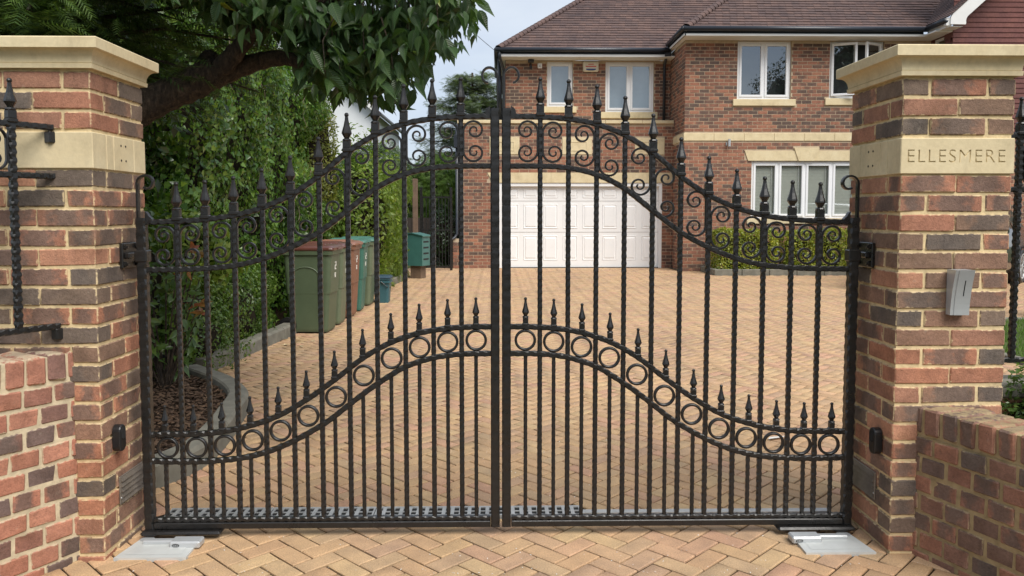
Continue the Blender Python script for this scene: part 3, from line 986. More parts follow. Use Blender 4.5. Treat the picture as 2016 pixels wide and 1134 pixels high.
# low flared walls, header bond under a brick-on-edge coping
WB = [brick_mesh('brick', .1035, .2165, .066, M['wall_brick'], .005, .0025) for _ in range(8)]
CB = [brick_mesh('coping_brick', .067, .2165, .104, M['coping'], .008, .003) for _ in range(6)]
WBO = [brick_mesh('brick', .1035, .2165, .066, M['wall_brick_old'], .005, .0025) for _ in range(8)]
CBO = [brick_mesh('coping_brick', .067, .2165, .104, M['wall_brick_old'], .008, .003) for _ in range(6)]
def low_wall(x, y, ang, side, top, length, label, WB=WB, CB=CB, mort='mortar_pale'):
    """local +x runs from the pier towards the camera; side = sign of local y of the seen face"""
    r = thing('low_wall', label, 'wall', (x, y, 0), ang, 'low flared brick walls in front of the piers')
    yc = -side * .1075
    cop0 = top - .108
    MB().box(-.16, length - .004, yc - .1035, yc + .1035, -.1, cop0 - .008).build('mortar', M[mort], r)
    MB().box(-.16, length - .004, yc - .100, yc + .100, cop0 - .012, top - .010).build('coping_mortar', M[mort], r)
    k = 0
    z = cop0 - .010 - .033
    while z > -.05:
        off = .056 if k % 2 else 0
        for i in range(int(length / .1135) + 2):
            xx = -.10 + off + i * .1135
            if xx + .05 > length: break
            obj('brick', random.choice(WB), r, (xx + random.uniform(-.002, .002), yc + random.uniform(-.003, .003), z + random.uniform(-.002, .002)),
                (random.uniform(-.012, .012), random.uniform(-.012, .012), random.choice((0, pi)) + random.uniform(-.01, .01)))
        z -= .0765
        k += 1
    for i in range(int((length + .1) / .0775)):
        obj('coping_brick', random.choice(CB), r, (-.10 + i * .0775 + random.uniform(-.002, .002), yc + random.uniform(-.003, .003), cop0 + .053 + random.uniform(-.002, .003)),
            (random.uniform(-.02, .02), random.uniform(-.02, .02), random.choice((0, pi)) + random.uniform(-.015, .015)))
    return r
low_wall(-1.652, 3.048, atan2(-.866, -.5), 1, .832, 1.25, 'taller low brick wall with pale mortar, below the railing on the side of the hedge')
low_wall(1.668, 3.048, atan2(-.937, .349), -1, .600, 1.15, 'shorter low brick wall with brick-on-edge coping, in front of the pier with the carved name', WBO, CBO, 'mortar_old')

# garden wall running off behind the right pier
gw = thing('garden_wall', 'low brick garden wall with grey stone coping behind the box bush', 'wall', (2.02, 3.30, 0))
MB().box(0, 2.6, -.10, .10, -.1, .60).build('mortar', M['mortar'], gw)
for k in range(8):
    for i in range(12):
        for sy in (-1,):
            obj('brick', random.choice(PB), gw, (.11 + i * .2265 + (.113 if k % 2 else 0) - .05, sy * .052, .56 - k * .0757), (0, 0, random.choice((0, pi))))
for i in range(4):
    MB().cbox(.002 + i * .65, .645 + i * .65, -.125, .125, .60, .648, .008).build('coping_stone', M['concrete'], gw)

# ------------------------------------------------------------------ wrought iron gates
TOP = [(.0, 1.763), (.045, 1.763), (.156, 1.761), (.275, 1.753), (.398, 1.731), (.517, 1.685), (.634, 1.613), (.748, 1.518), (.862, 1.442), (.984, 1.387), (1.097, 1.356), (1.219, 1.339), (1.337, 1.331), (1.47, 1.327)]
LOW = [(.0, 1.559), (.045, 1.559), (.157, 1.559), (.275, 1.552), (.394, 1.526), (.512, 1.469), (.628, 1.380), (.745, 1.290), (.860, 1.226), (.980, 1.178), (1.095, 1.149), (1.223, 1.136), (1.339, 1.132), (1.47, 1.130)]
MID = [(.0, .889), (.106, .889), (.22, .883), (.338, .864), (.455, .826), (.57, .763), (.679, .680), (.738, .636), (.813, .584), (.932, .516), (1.055, .473), (1.162, .450), (1.251, .440), (1.41, .437), (1.49, .436)]
MLO = [(.0, .776), (.055, .776), (.164, .774), (.277, .760), (.399, .722), (.45, .693), (.546, .630), (.636, .562), (.734, .486), (.883, .402), (.994, .358), (1.106, .333), (1.254, .322), (1.40, .322), (1.49, .326)]
def hermite(P):
    xs = [p[0] for p in P]; ys = [p[1] for p in P]
    n = len(xs)
    m = [(ys[min(i + 1, n - 1)] - ys[max(i - 1, 0)]) / (xs[min(i + 1, n - 1)] - xs[max(i - 1, 0)]) for i in range(n)]
    def f(x):
        x = min(max(x, xs[0]), xs[-1])
        i = max(0, min(n - 2, int(np.searchsorted(xs, x)) - 1))
        h = xs[i + 1] - xs[i]; t = (x - xs[i]) / h
        return ys[i] * (2 * t ** 3 - 3 * t * t + 1) + h * m[i] * (t ** 3 - 2 * t * t + t) + ys[i + 1] * (3 * t * t - 2 * t ** 3) + h * m[i + 1] * (t ** 3 - t * t)
    return f
fT, fL, fM, fO = map(hermite, (TOP, LOW, MID, MLO))

def hammered(path, a, b, period=.030, step=.0075, amp=1.0, mb=None):
    """bar swept along a path in the X-Z plane; a, b = half sizes in the plane and across it; the corners are beaten at intervals"""
    L = [0]
    for p, q in zip(path[:-1], path[1:]): L.append(L[-1] + hypot(q[0] - p[0], q[1] - p[1]))
    n = max(2, int(L[-1] / step))
    rings = []
    px = [p[0] for p in path]; pz = [p[1] for p in path]
    for i in range(n + 1):
        s = L[-1] * i / n
        e = 1e-3
        x, z = np.interp(s, L, px), np.interp(s, L, pz)
        s0, s1 = max(0, s - e), min(L[-1], s + e)
        tx, tz = np.interp(s1, L, px) - np.interp(s0, L, px), np.interp(s1, L, pz) - np.interp(s0, L, pz)
        l = hypot(tx, tz) or 1; nx, nz = -tz / l, tx / l
        m = min(a, b)
        w = .5 + .5 * cos(2 * pi * s / period)
        c1 = m * (.16 + .52 * amp * w ** 1.5)
        c2 = m * (.16 + .52 * amp * (1 - w) ** 1.5)
        wob = 1 + .055 * amp * cos(2 * pi * s / period + 1.3)
        pts = []
        for (sa, sb_, c) in ((1, -1, c1), (1, 1, c2), (-1, 1, c1), (-1, -1, c2)):
            if (sa, sb_) in ((1, -1), (-1, 1)):
                q = [(sa * (a - c), sb_ * b), (sa * a, sb_ * (b - c))]
            else:
                q = [(sa * a, sb_ * (b - c)), (sa * (a - c), sb_ * b)]
            pts += q
        rings.append([(x + nx * u * wob, v * wob, z + nz * u * wob) for u, v in pts])
    return (mb or MB()).loft(rings)

def flat_bar(path, a, b, mb=None, taper=None):
    rings = []
    n = len(path)
    for i, (x, z) in enumerate(path):
        p, q = path[max(i - 1, 0)], path[min(i + 1, n - 1)]
        tx, tz = q[0] - p[0], q[1] - p[1]
        l = hypot(tx, tz) or 1; nx, nz = -tz / l, tx / l
        k = 1 if taper is None else taper(i / (n - 1))
        rings.append([(x + nx * u * a * k, v * b, z + nz * u * a * k) for u, v in ((1, -.7), (1, .7), (.6, 1), (-.6, 1), (-1, .7), (-1, -.7), (-.6, -1), (.6, -1))])
    return (mb or MB()).loft(rings)

def spear_mesh(s=1.0):
    b = MB()
    b.cbox(-.0185 * s, .0185 * s, -.0185 * s, .0185 * s, -.004, .012 * s, .004)
    b.cbox(-.0155 * s, .0155 * s, -.0155 * s, .0155 * s, .010 * s, .042 * s, .003)
    b.lathe([(.0165 * s, .040 * s), (.019 * s, .044 * s), (.0165 * s, .049 * s), (.0105 * s, .052 * s), (.012 * s, .056 * s), (.0215 * s, .072 * s), (.0205 * s, .078 * s), (.0125 * s, .105 * s), (.0078 * s, .128 * s), (.007 * s, .140 * s)], 8, ph=pi / 8)
    b.lathe([(.003 * s, .138 * s)] + [(.0095 * s * sin(t), (.148 - .0095 * cos(t)) * s) for t in [i * pi / 6 for i in range(1, 6)]] + [(.001, .1575 * s)], 10)
    return b.mesh('spear_finial', M['iron'])
SPEAR, SPEAR_S = spear_mesh(1.0), spear_mesh(.74)

def ring_mesh():
    n, R = 32, .0405
    rings = []
    for k in range(n):
        a = 2 * pi * k / n
        prof = [(.0055, -.006), (.0055, .006), (.002, .0085), (-.002, .0085), (-.0055, .006), (-.0055, -.006), (-.002, -.0085), (.002, -.0085)]
        rings.append([((R + u) * cos(a), v, (R + u) * sin(a)) for u, v in prof])
    return MB().loft(rings, loop=True).mesh('ring', M['iron'], True)
RING = ring_mesh()

def scroll_path(H, R0=.046, w=.046):
    """C scroll: spine at x=+w, height H, curling in at both ends"""
    top = []
    zc = H / 2 - R0
    for k in range(0, 49):
        t = k / 48; th = t * radians(585)
        r = R0 * (1 - .86 * t ** .82)
        top.append((w - R0 + r * cos(th), zc + r * sin(th) * (1.0 if th < pi / 2 else 1)))
    bot = [(x, -z) for x, z in top]
    return bot[::-1] + top

BARS = [.164 + .1173 * k for k in range(11)]
SHORTS = [.104 + .1186 * k for k in range(12)]

def gate_leaf(sx, label):
    r = thing('gate_leaf', label, 'gate', (.012, 3.28, 0), 0, 'pair of iron driveway gates')
    X = lambda u: sx * u
    I = M['iron']
    P = lambda f, u0, u1: [(X(u0 + (u1 - u0) * k / 60), f(u0 + (u1 - u0) * k / 60)) for k in range(61)]
    # stiles and bottom rail
    hammered([(X(1.481), .036), (X(1.481), 1.345)], .0195, .0195, .045, .011, .55).build('hanging_stile', I, r)
    hammered([(X(.0235), .036), (X(.0235), 1.795)], .0185, .0195, .045, .011, .35).build('meeting_stile', I, r)
    MB().cbox(min(X(.044), X(1.4605)), max(X(.044), X(1.4605)), -.0195, .0195, .036, .0625, .003).build('bottom_rail', I, r)
    hammered([(X(.044), .0715), (X(1.4605), .0715)], .0095, .0125, .036, .008).build('bottom_bead', I, r)
    for nm, f in (('top_rail', fT), ('scroll_rail', fL), ('ring_rail', fM), ('ring_rail', fO)):
        hammered(P(f, .040, 1.464), .0112, .0125, .036, .0085).build(nm, I, r)
    # shaped shoulders at the stile heads
    MB().prism([(X(.0425), 1.752), (X(.072), 1.757), (X(.064), 1.774), (X(.060), 1.792), (X(.050), 1.800), (X(.043), 1.806), (X(.0425), 1.752)][:6], -.012, .012).build('shoulder_plate', I, r)
    MB().prism([(X(1.462), 1.318), (X(1.432), 1.336), (X(1.440), 1.346), (X(1.447), 1.352), (X(1.455), 1.366), (X(1.4625), 1.372)], -.012, .012).build('shoulder_plate', I, r)
    # curled crooks
    a = [(X(.012), 1.79), (X(.012), 1.86), (X(.013), 1.90)]
    for k in range(0, 15):
        th = k / 14 * radians(265)
        rr = .037 * (1 - .42 * (k / 14))
        a.append((X(.013 + .036 - rr * cos(th)), 1.925 + rr * sin(th) * 1.15))
    flat_bar(a, .0045, .013).build('crook', I, r)
    a = [(X(1.494), 1.34), (X(1.494), 1.42), (X(1.4935), 1.475)]
    for k in range(0, 17):
        th = k / 16 * radians(300)
        rr = .038 * (1 - .48 * (k / 16))
        a.append((X(1.4935 - .037 + rr * cos(th)), 1.487 + rr * sin(th)))
    flat_bar(a, .0045, .014).build('crook', I, r)
    # tall bars with spear heads
    for u in BARS:
        hammered([(X(u), .078), (X(u), fT(u) - .008)], .0098, .0098, .030).build('bar', I, r)
        obj('spear_finial', SPEAR, r, (X(u), 0, fT(u) + .006))
    for u in SHORTS:
        hammered([(X(u), .078), (X(u), fO(u) - .008)], .0078, .0078, .030).build('short_bar', I, r)
        obj('spear_finial', SPEAR_S, r, (X(u), 0, fM(u) + .008))
    # rings between the lower pair of rails
    ed = [.042] + [b for b in BARS] + [1.4615]
    for k in range(12):
        u = (ed[k] + ed[k + 1]) / 2
        gap = fM(u) - fO(u) - .0224
        ux = u
        sl = (fM(u + .02) - fM(u - .02)) / .04
        q = obj('ring', RING, r, (X(ux), 0, (fM(u) + fO(u)) / 2))
        kk = min(1.0, gap / sqrt(1 + sl * sl) / .092)
        q.scale = (kk, 1, kk)
    # C scrolls between the upper pair: spines against every other bar
    for k in range(12):
        u = (ed[k] + ed[k + 1]) / 2
        right = (k % 2 == 0)                  # spine away from the centre line
        sgn = 1 if right else -1
        wdt = (ed[k + 1] - ed[k]) / 2 - .0105
        uc = u + sgn * (wdt - .046) * .8
        H = fT(uc) - fL(uc) - .0224
        pth = [(X(u + sgn * (x + wdt - .046)), (fT(uc) + fL(uc)) / 2 + z) for x, z in scroll_path(H)]
        flat_bar(pth, .0036, .0085, taper=lambda t: .75 + .5 * sin(pi * t)).build('scroll', I, r)
    # carrying shoe under the hanging stile
    x0, x1 = sorted((X(1.175), X(1.508)))
    MB().cbox(x0, x1, -.048, .03, .016, .0345, .008).build('carrying_shoe', I, r)
    # collar of the upper hinge
    x0, x1 = sorted((X(1.455), X(1.5055)))
    MB().cbox(x0, x1, -.0245, .0245, 1.163, 1.212, .004).build('hinge_collar', I, r)
    return r
gate_leaf(-1, 'left leaf of the black iron gate, hung on the pier beside the dark hedge')
gate_leaf(1, 'right leaf of the black iron gate, hung on the pier with the carved name')

def hinge(side, pier_obj, px):
    """upper hinge bolted to the inner face of a pier"""
    s = side
    x0, x1 = sorted((0, s * .014))
    hp = MB().cbox(x0, x1, -.045, .095, -.052, .052, .003).build('hinge', M['iron'], pier_obj, (px, .01, 1.19))
    for y in (-.028, .078):
        for z in (-.036, .036):
            MB().lathe([(.011, 0), (.011, .008), (.006, .009), (.006, .015), (.001, .0155)], 6, Matrix.Translation((s * .014, y, z)) @ Euler((0, s * pi / 2, 0)).to_matrix().to_4x4()).build('bolt', M['iron'], hp)
    MB().tube([(s * .012, 0, -.002), (s * .030, 0, -.002)], .013, 10).build('pivot_pin', M['iron'], hp)
    MB().cbox(min(s * .012, s * .034), max(s * .012, s * .034), -.03, .075, -.012, .012, .004).build('knuckle', M['iron'], hp)
hinge(1, rL, .221)
hinge(-1, rR, -.221)

def gate_motor(s, label):
    """underground opener: s=-1 left"""
    r = thing('gate_motor', label, 'gate opener', (s * 1.37, 3.14, 0), 0, 'underground gate openers at the pier feet')
    X = lambda u: s * (u - 1.37)
    pb = MB()
    o = [(X(1.515), -.092), (X(1.232), -.092), (X(1.236), .072), (X(1.49), .078)]
    vs = [(x, y, z) for z in (-.008, .0095) for x, y in o]
    pb.add(vs, [(3, 2, 1, 0), (4, 5, 6, 7), (0, 1, 5, 4), (1, 2, 6, 5), (2, 3, 7, 6), (3, 0, 4, 7)])
    cp = pb.build('cover_plate', M['steel_plate'], r)
    ib = MB(); q = .03
    ib.add([(X(1.515 - q), -.092 + q, .0105), (X(1.232 + q), -.092 + q, .0105), (X(1.236 + q), .072 - q, .0105), (X(1.49 - q), .078 - q, .0105), (X(1.515 - q * 1.15), -.092 + q * 1.15, .0112), (X(1.232 + q * 1.15), -.092 + q * 1.15, .0112), (X(1.236 + q * 1.15), .072 - q * 1.15, .0112), (X(1.49 - q * 1.15), .078 - q * 1.15, .0112)],
           [(0, 1, 5, 4), (1, 2, 6, 5), (2, 3, 7, 6), (3, 0, 4, 7), (4, 5, 6, 7)])
    ib.build('raised_panel', M['steel_plate'], cp)
    MB().lathe([(.030, .0), (.030, .011), (.026, .013)], 20).build('pivot_post', M['silver'], r, (X(1.462), .088, -.0025), sm=False)
    x0, x1 = sorted((X(1.455), X(1.30)))
    MB().cbox(x0, x1, .030, .058, .010, .026, .003).build('drive_arm', M['silver'], r)
    x0, x1 = sorted((X(1.335), X(1.212)))
    rb = MB().cbox(x0, x1, -.002, .060, .004, .034, .006).build('release_box', M['silver'], r)
    ob = []
    for k in range(20):
        a = 2 * pi * k / 20
        ob.append((.015 * cos(a), .0075 * sin(a)))
    for (k1, k2) in ((1.0, .78), (.55, .38)):
        b = MB()
        n = 20
        vs = [(x * k1, 0, z * k1) for x, z in ob] + [(x * k2, -.0012, z * k2) for x, z in ob]
        b.add(vs, [(i, (i + 1) % n, n + (i + 1) % n, n + i) for i in range(n)])
        b.build('lock_mark', M['black_plastic'], rb, (X(1.308 if s < 0 else 1.24), -.0028, .019))
gate_motor(-1, 'silver underground gate opener with cover plate at the foot of the pier beside the hedge')
gate_motor(1, 'silver underground gate opener with cover plate below the pier with the carved name')

# small fittings on the piers
def rounded_box(x0, x1, y0, y1, z0, z1, r, axis='x', n=5, dome=.006):
    """rounded rectangle plate with its flat face along the axis"""
    cx, cy, cz = (x0 + x1) / 2, (y0 + y1) / 2, (z0 + z1) / 2
    def loop(inset, d):
        P = []
        hy, hz = (y1 - y0) / 2 - inset, (z1 - z0) / 2 - inset
        rr = max(.001, r - inset)
        for (sy, sz, a0) in ((1, 1, 0), (-1, 1, 90), (-1, -1, 180), (1, -1, 270)):
            for k in range(n):
                a = radians(a0 + 90 * k / (n - 1))
                P.append((d, cy + sy * (hy - rr) + rr * cos(a), cz + sz * (hz - rr) + rr * sin(a)))
        return P
    s = 1 if x1 > x0 else -1
    return MB().loft([loop(0, x0), loop(0, x1 - s * dome), loop(dome * .35, x1 - s * dome * .3), loop(dome, x1)])
def photocell(s, xf, y, z, label):
    r = thing('photocell', label, 'safety sensor', (xf, y, z), 0, 'black photocells on the piers')
    rounded_box(0, s * .032, -.026, .026, -.054, .054, .024).build('housing', M['black_plastic'], r, sm=False)
    rounded_box(s * .030, s * .0335, -.017, .017, -.005, .042, .015, dome=.001).build('lens_window', M['drain_dark'], r)
photocell(1, -1.545 + .004, 3.150, .462, 'black oval photocell on the pier beside the hedge')
photocell(-1, 1.567 - .004, 3.150, .434, 'black oval photocell on the pier with the carved name')

def vent(s, xf, label):
    r = thing('air_vent', label, 'vent', (xf, 3.28, .235), 0, 'louvred vents low on the piers')
    x0, x1 = sorted((0, s * .006))
    MB().cbox(x0, x1, -.112, .112, -.058, .058, .002).build('frame', M['vent'], r)
    for k in range(5):
        z = -.043 + k * .0215
        x0 = s * .006
        MB().add([(x0, -.104, z - .008), (x0, .104, z - .008), (x0, .104, z + .009), (x0, -.104, z + .009), (x0 + s * .007, -.104, z - .007), (x0 + s * .007, .104, z - .007)],
                 [(0, 1, 5, 4) if s > 0 else (4, 5, 1, 0), (4, 5, 2, 3) if s > 0 else (3, 2, 5, 4), (0, 4, 3), (1, 2, 5)]).build('louvre', M['vent'], r)
    for y in (-.105, .105):
        MB().lathe([(.004, 0), (.003, .003)], 8, Matrix.Translation((s * .006, y, -.03)) @ Euler((0, s * pi / 2, 0)).to_matrix().to_4x4()).build('screw', M['galv'], r)
vent(1, -1.545 + .002, 'grey louvred vent low on the pier beside the hedge')
vent(-1, 1.567 - .002, 'grey louvred vent low on the pier with the carved name')

# intercom
ic = thing('intercom', 'silver wedge shaped intercom fixed to the front of the pier', 'intercom', (1.795, 3.047, .968))
prof = []
for k in range(9):
    t = k / 8
    prof.append((-.052 + .030 * (t ** 1.6), .178 * t))       # curved front, deeper at the top
side = [(-.030 - .032 * (k / 8) ** 1.8, .178 * k / 8) for k in range(9)]
b = MB()
rings = []
for y, z in side:
    rings.append([(-.034, y, z), (.038, y, z), (.038, 0, z), (-.034, 0, z)])
b.loft(rings).build('body', M['silver'], ic)
b = MB()
rr = [[(-.020, y - .0022, z), (.040, y - .0022, z), (.040, y + .002, z), (-.020, y + .002, z)] for y, z in side]
fp = b.loft(rr).build('front_plate', M['silver'], ic)
b = MB()
rr = []
for k in range(7):
    z = .075 + .062 * k / 6
    y = -.030 - .032 * (z / .178) ** 1.8 - .0026
    rr.append([(.0085, y, z), (.0125, y, z), (.0125, y + .003, z), (.0085, y + .003, z)])
b.loft(rr).build('speaker_slot', M['black_plastic'], fp)

# railings on top of the low walls
def railing(x, y, ang, side, zb, zm, zt, label, bars, length, brackets=True):
    r = thing('railing', label, 'railing', (x, y, 0), ang, 'black iron railings on the boundary walls')
    I = M['iron']
    for nm, z in (('bottom_rail', zb), ('middle_rail', zm), ('top_rail', zt)):
        hammered([(-.06, z), (length, z)], .0115, .0115, .034, .0085).build(nm, I, r)
    for xx in bars:
        hammered([(xx, zb - .0), (xx, zt)], .0125, .0125, .030, .0085).build('bar', I, r)
        obj('spear_finial', SPEAR, r, (xx, 0, zt + .008))
        for u in (xx + .061,):
            H = zt - zm - .023
            for sg in (1, -1):
                pth = [(u + sg * .0 + (-sg) * (.046 - xq) * .0 + sg * xq, (zt + zm) / 2 + zq) for xq, zq in scroll_path(H, .042, .042)]
            flat_bar(pth, .0036, .0085).build('scroll', I, r)
    if brackets:
        for z in (zb - .03, zt - .038):
            MB().cbox(-.075, -.038, -.018, .018, z - .022, z + .022, .004).build('wall_bracket', I, r)
    return r
railing(-1.652 - .1075 * .866 * .75 - .005, 3.048 - .045, atan2(-.866, -.5), 1, .930, 1.505, 1.690, 'black railing standing on the taller low wall beside the hedge pier', [.09, .21, .33, .45], 1.2)
railing(2.055, 3.31, 0, -1, .735, 1.465, 1.688, 'black railing on the garden wall behind the pier with the carved name', [.150, .272, .394, .516, .638], 2.2)

# ------------------------------------------------------------------ the house
house = thing('detached_house', 'two storey red brick house with brown tiled hipped roofs and a white double garage', 'house', (4.3, 18.2, 0))
HX, HY = 4.3, 18.2
def hloc(): return (-HX, -HY, 0)
def hbuild(mb, name, mat, parent=None, sm=False):
    """world coordinates -> child of the house"""
    return mb.build(name, mat, parent or house, hloc() if parent is None else (0, 0, 0), sm=sm)

CM, BH, BLEN, PITCHB = .0805, .0685, .2145, .2255
def wall_bricks(s0, s1, z0, z1, holes, off=0.0, collect=None):
    """bricks as (s centre, z centre, length)"""
    out = []
    n = int((z1 - z0) / CM)
    for k in range(n):
        zc = z0 + k * CM + BH / 2 + .004
        if zc + BH / 2 > z1: break
        spans = [(s0, s1)]
        for (a, b, c, d) in holes:
            if c - .01 < zc < d + .01:
                ns = []
                for (p, q) in spans:
                    if b <= p or a >= q: ns.append((p, q)); continue
                    if a - .004 > p: ns.append((p, a - .004))
                    if b + .004 < q: ns.append((b + .004, q))
                spans = ns
        st = s0 - PITCHB + (PITCHB / 2 if k % 2 else 0) + off
        i = 0
        while st + i * PITCHB < s1:
            a, b = st + i * PITCHB, st + i * PITCHB + BLEN
            i += 1
            for (p, q) in spans:
                aa, bb = max(a, p), min(b, q)
                if bb - aa > .035: out.append(((aa + bb) / 2, zc, bb - aa))
    return out

def brick_stuff(B, fn, name, mat, depth=.006):
    """joined shallow bricks proud of a wall plane; fn maps (s, z, d) to a point"""
    V, F, UV = [], [], []
    for (s, z, l) in B:
        b = len(V)
        h, hz = l / 2, BH / 2
        dd = depth + random.uniform(-.0015, .0015)
        for d, q in ((0, 0), (dd, .002)):
            for (u, w) in ((-1, -1), (1, -1), (1, 1), (-1, 1)):
                V.append(fn(s + u * (h - q), z + w * (hz - q), d))
        F += [(b + 4, b + 5, b + 6, b + 7), (b, b + 1, b + 5, b + 4), (b + 1, b + 2, b + 6, b + 5), (b + 2, b + 3, b + 7, b + 6), (b + 3, b, b + 4, b + 7)]
        k = l / BLEN / 2
        o = random.random() * .0
        UV += [(.5 - k, 0), (.5 + k, 0), (.5 + k, 1), (.5 - k, 1)] * 5
    me = bpy.data.meshes.new(name)
    me.from_pydata(V, [], F)
    me.materials.append(mat)
    uv = me.uv_layers.new(name='UVMap')
    uv.data.foreach_set('uv', np.array(UV, dtype=np.float32).ravel())
    me.update()
    return me

def sheet(s0, s1, z0, z1, holes, fn, d=0.0):
    mb = MB()
    ss = sorted({s0, s1, *[h[0] for h in holes], *[h[1] for h in holes]}); ss = [s for s in ss if s0 <= s <= s1]
    zs = sorted({z0, z1, *[h[2] for h in holes], *[h[3] for h in holes]}); zs = [z for z in zs if z0 <= z <= z1]
    for a, b in zip(ss[:-1], ss[1:]):
        for c, e in zip(zs[:-1], zs[1:]):
            m, w = (a + b) / 2, (c + e) / 2
            if any(h[0] < m < h[1] and h[2] < w < h[3] for h in holes): continue
            mb.add([fn(a, c, d), fn(b, c, d), fn(b, e, d), fn(a, e, d)], [(0, 1, 2, 3)])
    for (a, b, c, e) in holes:           # reveals
        for (p, q) in (((a, c), (b, c)), ((b, c), (b, e)), ((b, e), (a, e)), ((a, e), (a, c))):
            mb.add([fn(p[0], p[1], d), fn(q[0], q[1], d), fn(q[0], q[1], d - .30), fn(p[0], p[1], d - .30)], [(3, 2, 1, 0)])
    return mb

front = lambda Y: (lambda s, z, d: (s - HX, Y - d - HY, z))
left = lambda X: (lambda s, z, d: (X - d - HX, s - HY, z))

W_A = (5.50, 6.745, 3.965, 5.285)
W_B = (7.63, 8.885, 3.985, 5.285)
W_LOW = (5.87, 8.40, 1.225, 2.553)
W_1 = (1.225, 1.87, 3.99, 5.10)
W_2 = (2.68, 3.89, 3.86, 5.10)
DOOR = (.03, 4.03, 0.0, 2.085)
BAND = (3.012, 3.188)

# main block
mh = [W_A, W_B, W_LOW]
stone_holes = mh + [(5.40, 6.85, 3.805, 3.965), (7.53, 8.98, 3.825, 3.985), (5.70, 8.57, 2.555, 2.79), (6.83, 7.43, 2.55, 2.87), (5.77, 8.50, 1.10, 1.225), (4.2, 9.96, *BAND)]
mw = hbuild(MB(), 'wall', M['mortar_house']); mw.data = sheet(4.3, 9.96, -.05, 5.30, mh, front(HY)).mesh('wall', M['mortar_house']); mw.location = (0, 0, 0)
fB = wall_bricks(4.3, 9.96, 0.0, 5.29, stone_holes)
full = [b for b in fB if abs(b[2] - BLEN) < .002 and 4.5 < b[0] < 8.3 and b[1] > .9]
full.sort(key=lambda b: (b[0] > 5.4, -b[1]))
sing = set(full[:296])
hb_me = []
for q in range(4):
    hb_me.append(brick_stuff([(0, 0, BLEN)], front(HY), 'brick', M['house_brick']))
    v = np.array([x.co for x in hb_me[-1].vertices]) + np.array([HX, 0, 0]); hb_me[-1].vertices.foreach_set('co', v.ravel())
for b in sing:
    obj('brick', random.choice(hb_me), mw, (b[0] - HX, 0, b[1]))
tag(obj('brickwork', brick_stuff([b for b in fB if b not in sing], front(HY), 'brickwork', M['house_brick']), mw), kind='stuff')

def plain_wall(s0, s1, z0, z1, holes, stone, fn, off=0):
    w = obj('wall', sheet(s0, s1, z0, z1, holes, fn).mesh('wall', M['mortar_house']), house)
    tag(obj('brickwork', brick_stuff(wall_bricks(s0, s1, max(z0, 0), z1 - .005, holes + stone, off), fn, 'brickwork', M['house_brick']), w), kind='stuff')
    return w
plain_wall(18.2, 19.75, -.05, 5.3, [], [(18.0, 20, *BAND)], left(4.3), .1)
plain_wall(.2, 4.3, 3.6, 5.12, [W_1, W_2], [(1.13, 1.96, 3.835, 3.99), (2.56, 3.98, 3.70, 3.86)], front(19.75))
gh = [DOOR]
gst = [(-.22, 4.3, 2.085, 2.335), (-.2, .53, 2.77, 3.185), (1.57, 2.30, 2.77, 3.185), (3.35, 4.075, 2.77, 3.185)]
plain_wall(-.93, 4.3, -.05, 3.52, gh, gst, front(19.3))
plain_wall(19.3, 22.0, -.05, 3.52, [], [], left(-.93))
plain_wall(19.75, 23.0, 3.6, 5.12, [], [], left(.2))
# shallow brick buttress at the garage corner
obj('buttress', sheet(-1.09, -.935, -.05, .72, [], front(19.22)).mesh('buttress', M['mortar_house']), house)
bt = obj('buttress', MB().box(-1.09 - HX, -.935 - HX, 19.222 - HY, 19.6 - HY, -.05, .72).mesh('buttress', M['mortar_house']), house)
tag(obj('brickwork', brick_stuff(wall_bricks(-1.09, -.935, 0, .72, []), front(19.215), 'brickwork', M['house_brick']), bt), kind='stuff')
# gabled wing on the right
GX, GY = 9.96, 17.3
gwing = plain_wall(GX, GX + 3.6, -.05, 2.98, [], [], front(GY))
plain_wall(GY, HY, -.05, 2.98, [], [], left(GX))
obj('wall', sheet(GX, GX + 3.6, 2.98, 8.6, [], front(GY)).mesh('wall', M['hung']), house)
obj('wall', sheet(GY, HY, 2.98, 5.30, [(17.62, 18.12, 4.1, 5.295)], left(GX)).mesh('wall', M['hung']), house)

# tile hanging: plain tiles with two fish-scale courses
hungw = MB().box(GX - HX, GX + 3.6 - HX, GY - HY - .035, GY - HY - .006, 2.93, 2.975).build('tile_hanging', M['hung'], house)
tiles = []
g = .109
k = 0
z = 3.0
while z < 8.2:
    lim = GX + 3.5
    n = int((lim - GX) / .166)
    for i in range(-1, n):
        xa = GX - .03 + (i + .5 * (k % 2)) * .1665
        xb = xa + .1655
        xa = max(xa, GX - .03)
        if xb - xa < .03: continue
        tiles.append((xa, xb, z, k))
    z += g; k += 1
def hung_tile(w, scale_shape):
    """tile with its foot at z=0, leaning out at the foot"""
    mb = MB()
    if not scale_shape:
        o = [(-w / 2, 0), (w / 2, 0), (w / 2, .15), (-w / 2, .15)]
    else:
        o = [(-w / 2, .15), (-w / 2, .055)] + [(-w / 2 * cos(a), .055 - .055 * sin(a) ** .7) for a in [radians(x) for x in (20, 45, 68, 90, 112, 135, 160)]] + [(w / 2, .055), (w / 2, .15)]
    n = len(o)
    y = lambda z, t: -.026 + .022 * z / .15 - t
    vs = [(x, y(z, 0), z) for x, z in o] + [(x, y(z, .015), z) for x, z in o]
    fs = [tuple(range(n, 2 * n))] + [(i, (i + 1) % n, n + (i + 1) % n, n + i) for i in range(n)]
    if scale_shape: fs[0] = fs[0][::-1]
    return mb.add(vs, fs)
FANCY = {1, 18}
HT = {(f): hung_tile(.1655, f).mesh('tile', M['hung']) for f in (False, True)}
tiles_view = [t for t in tiles if abs(t[1] - t[0] - .1655) < .002 and t[0] < GX + 1.75]
tiles_view.sort(key=lambda t: -t[2] if t[2] < 6.4 else 100)
sv = set(tiles_view[:298])
rest_mb = MB()
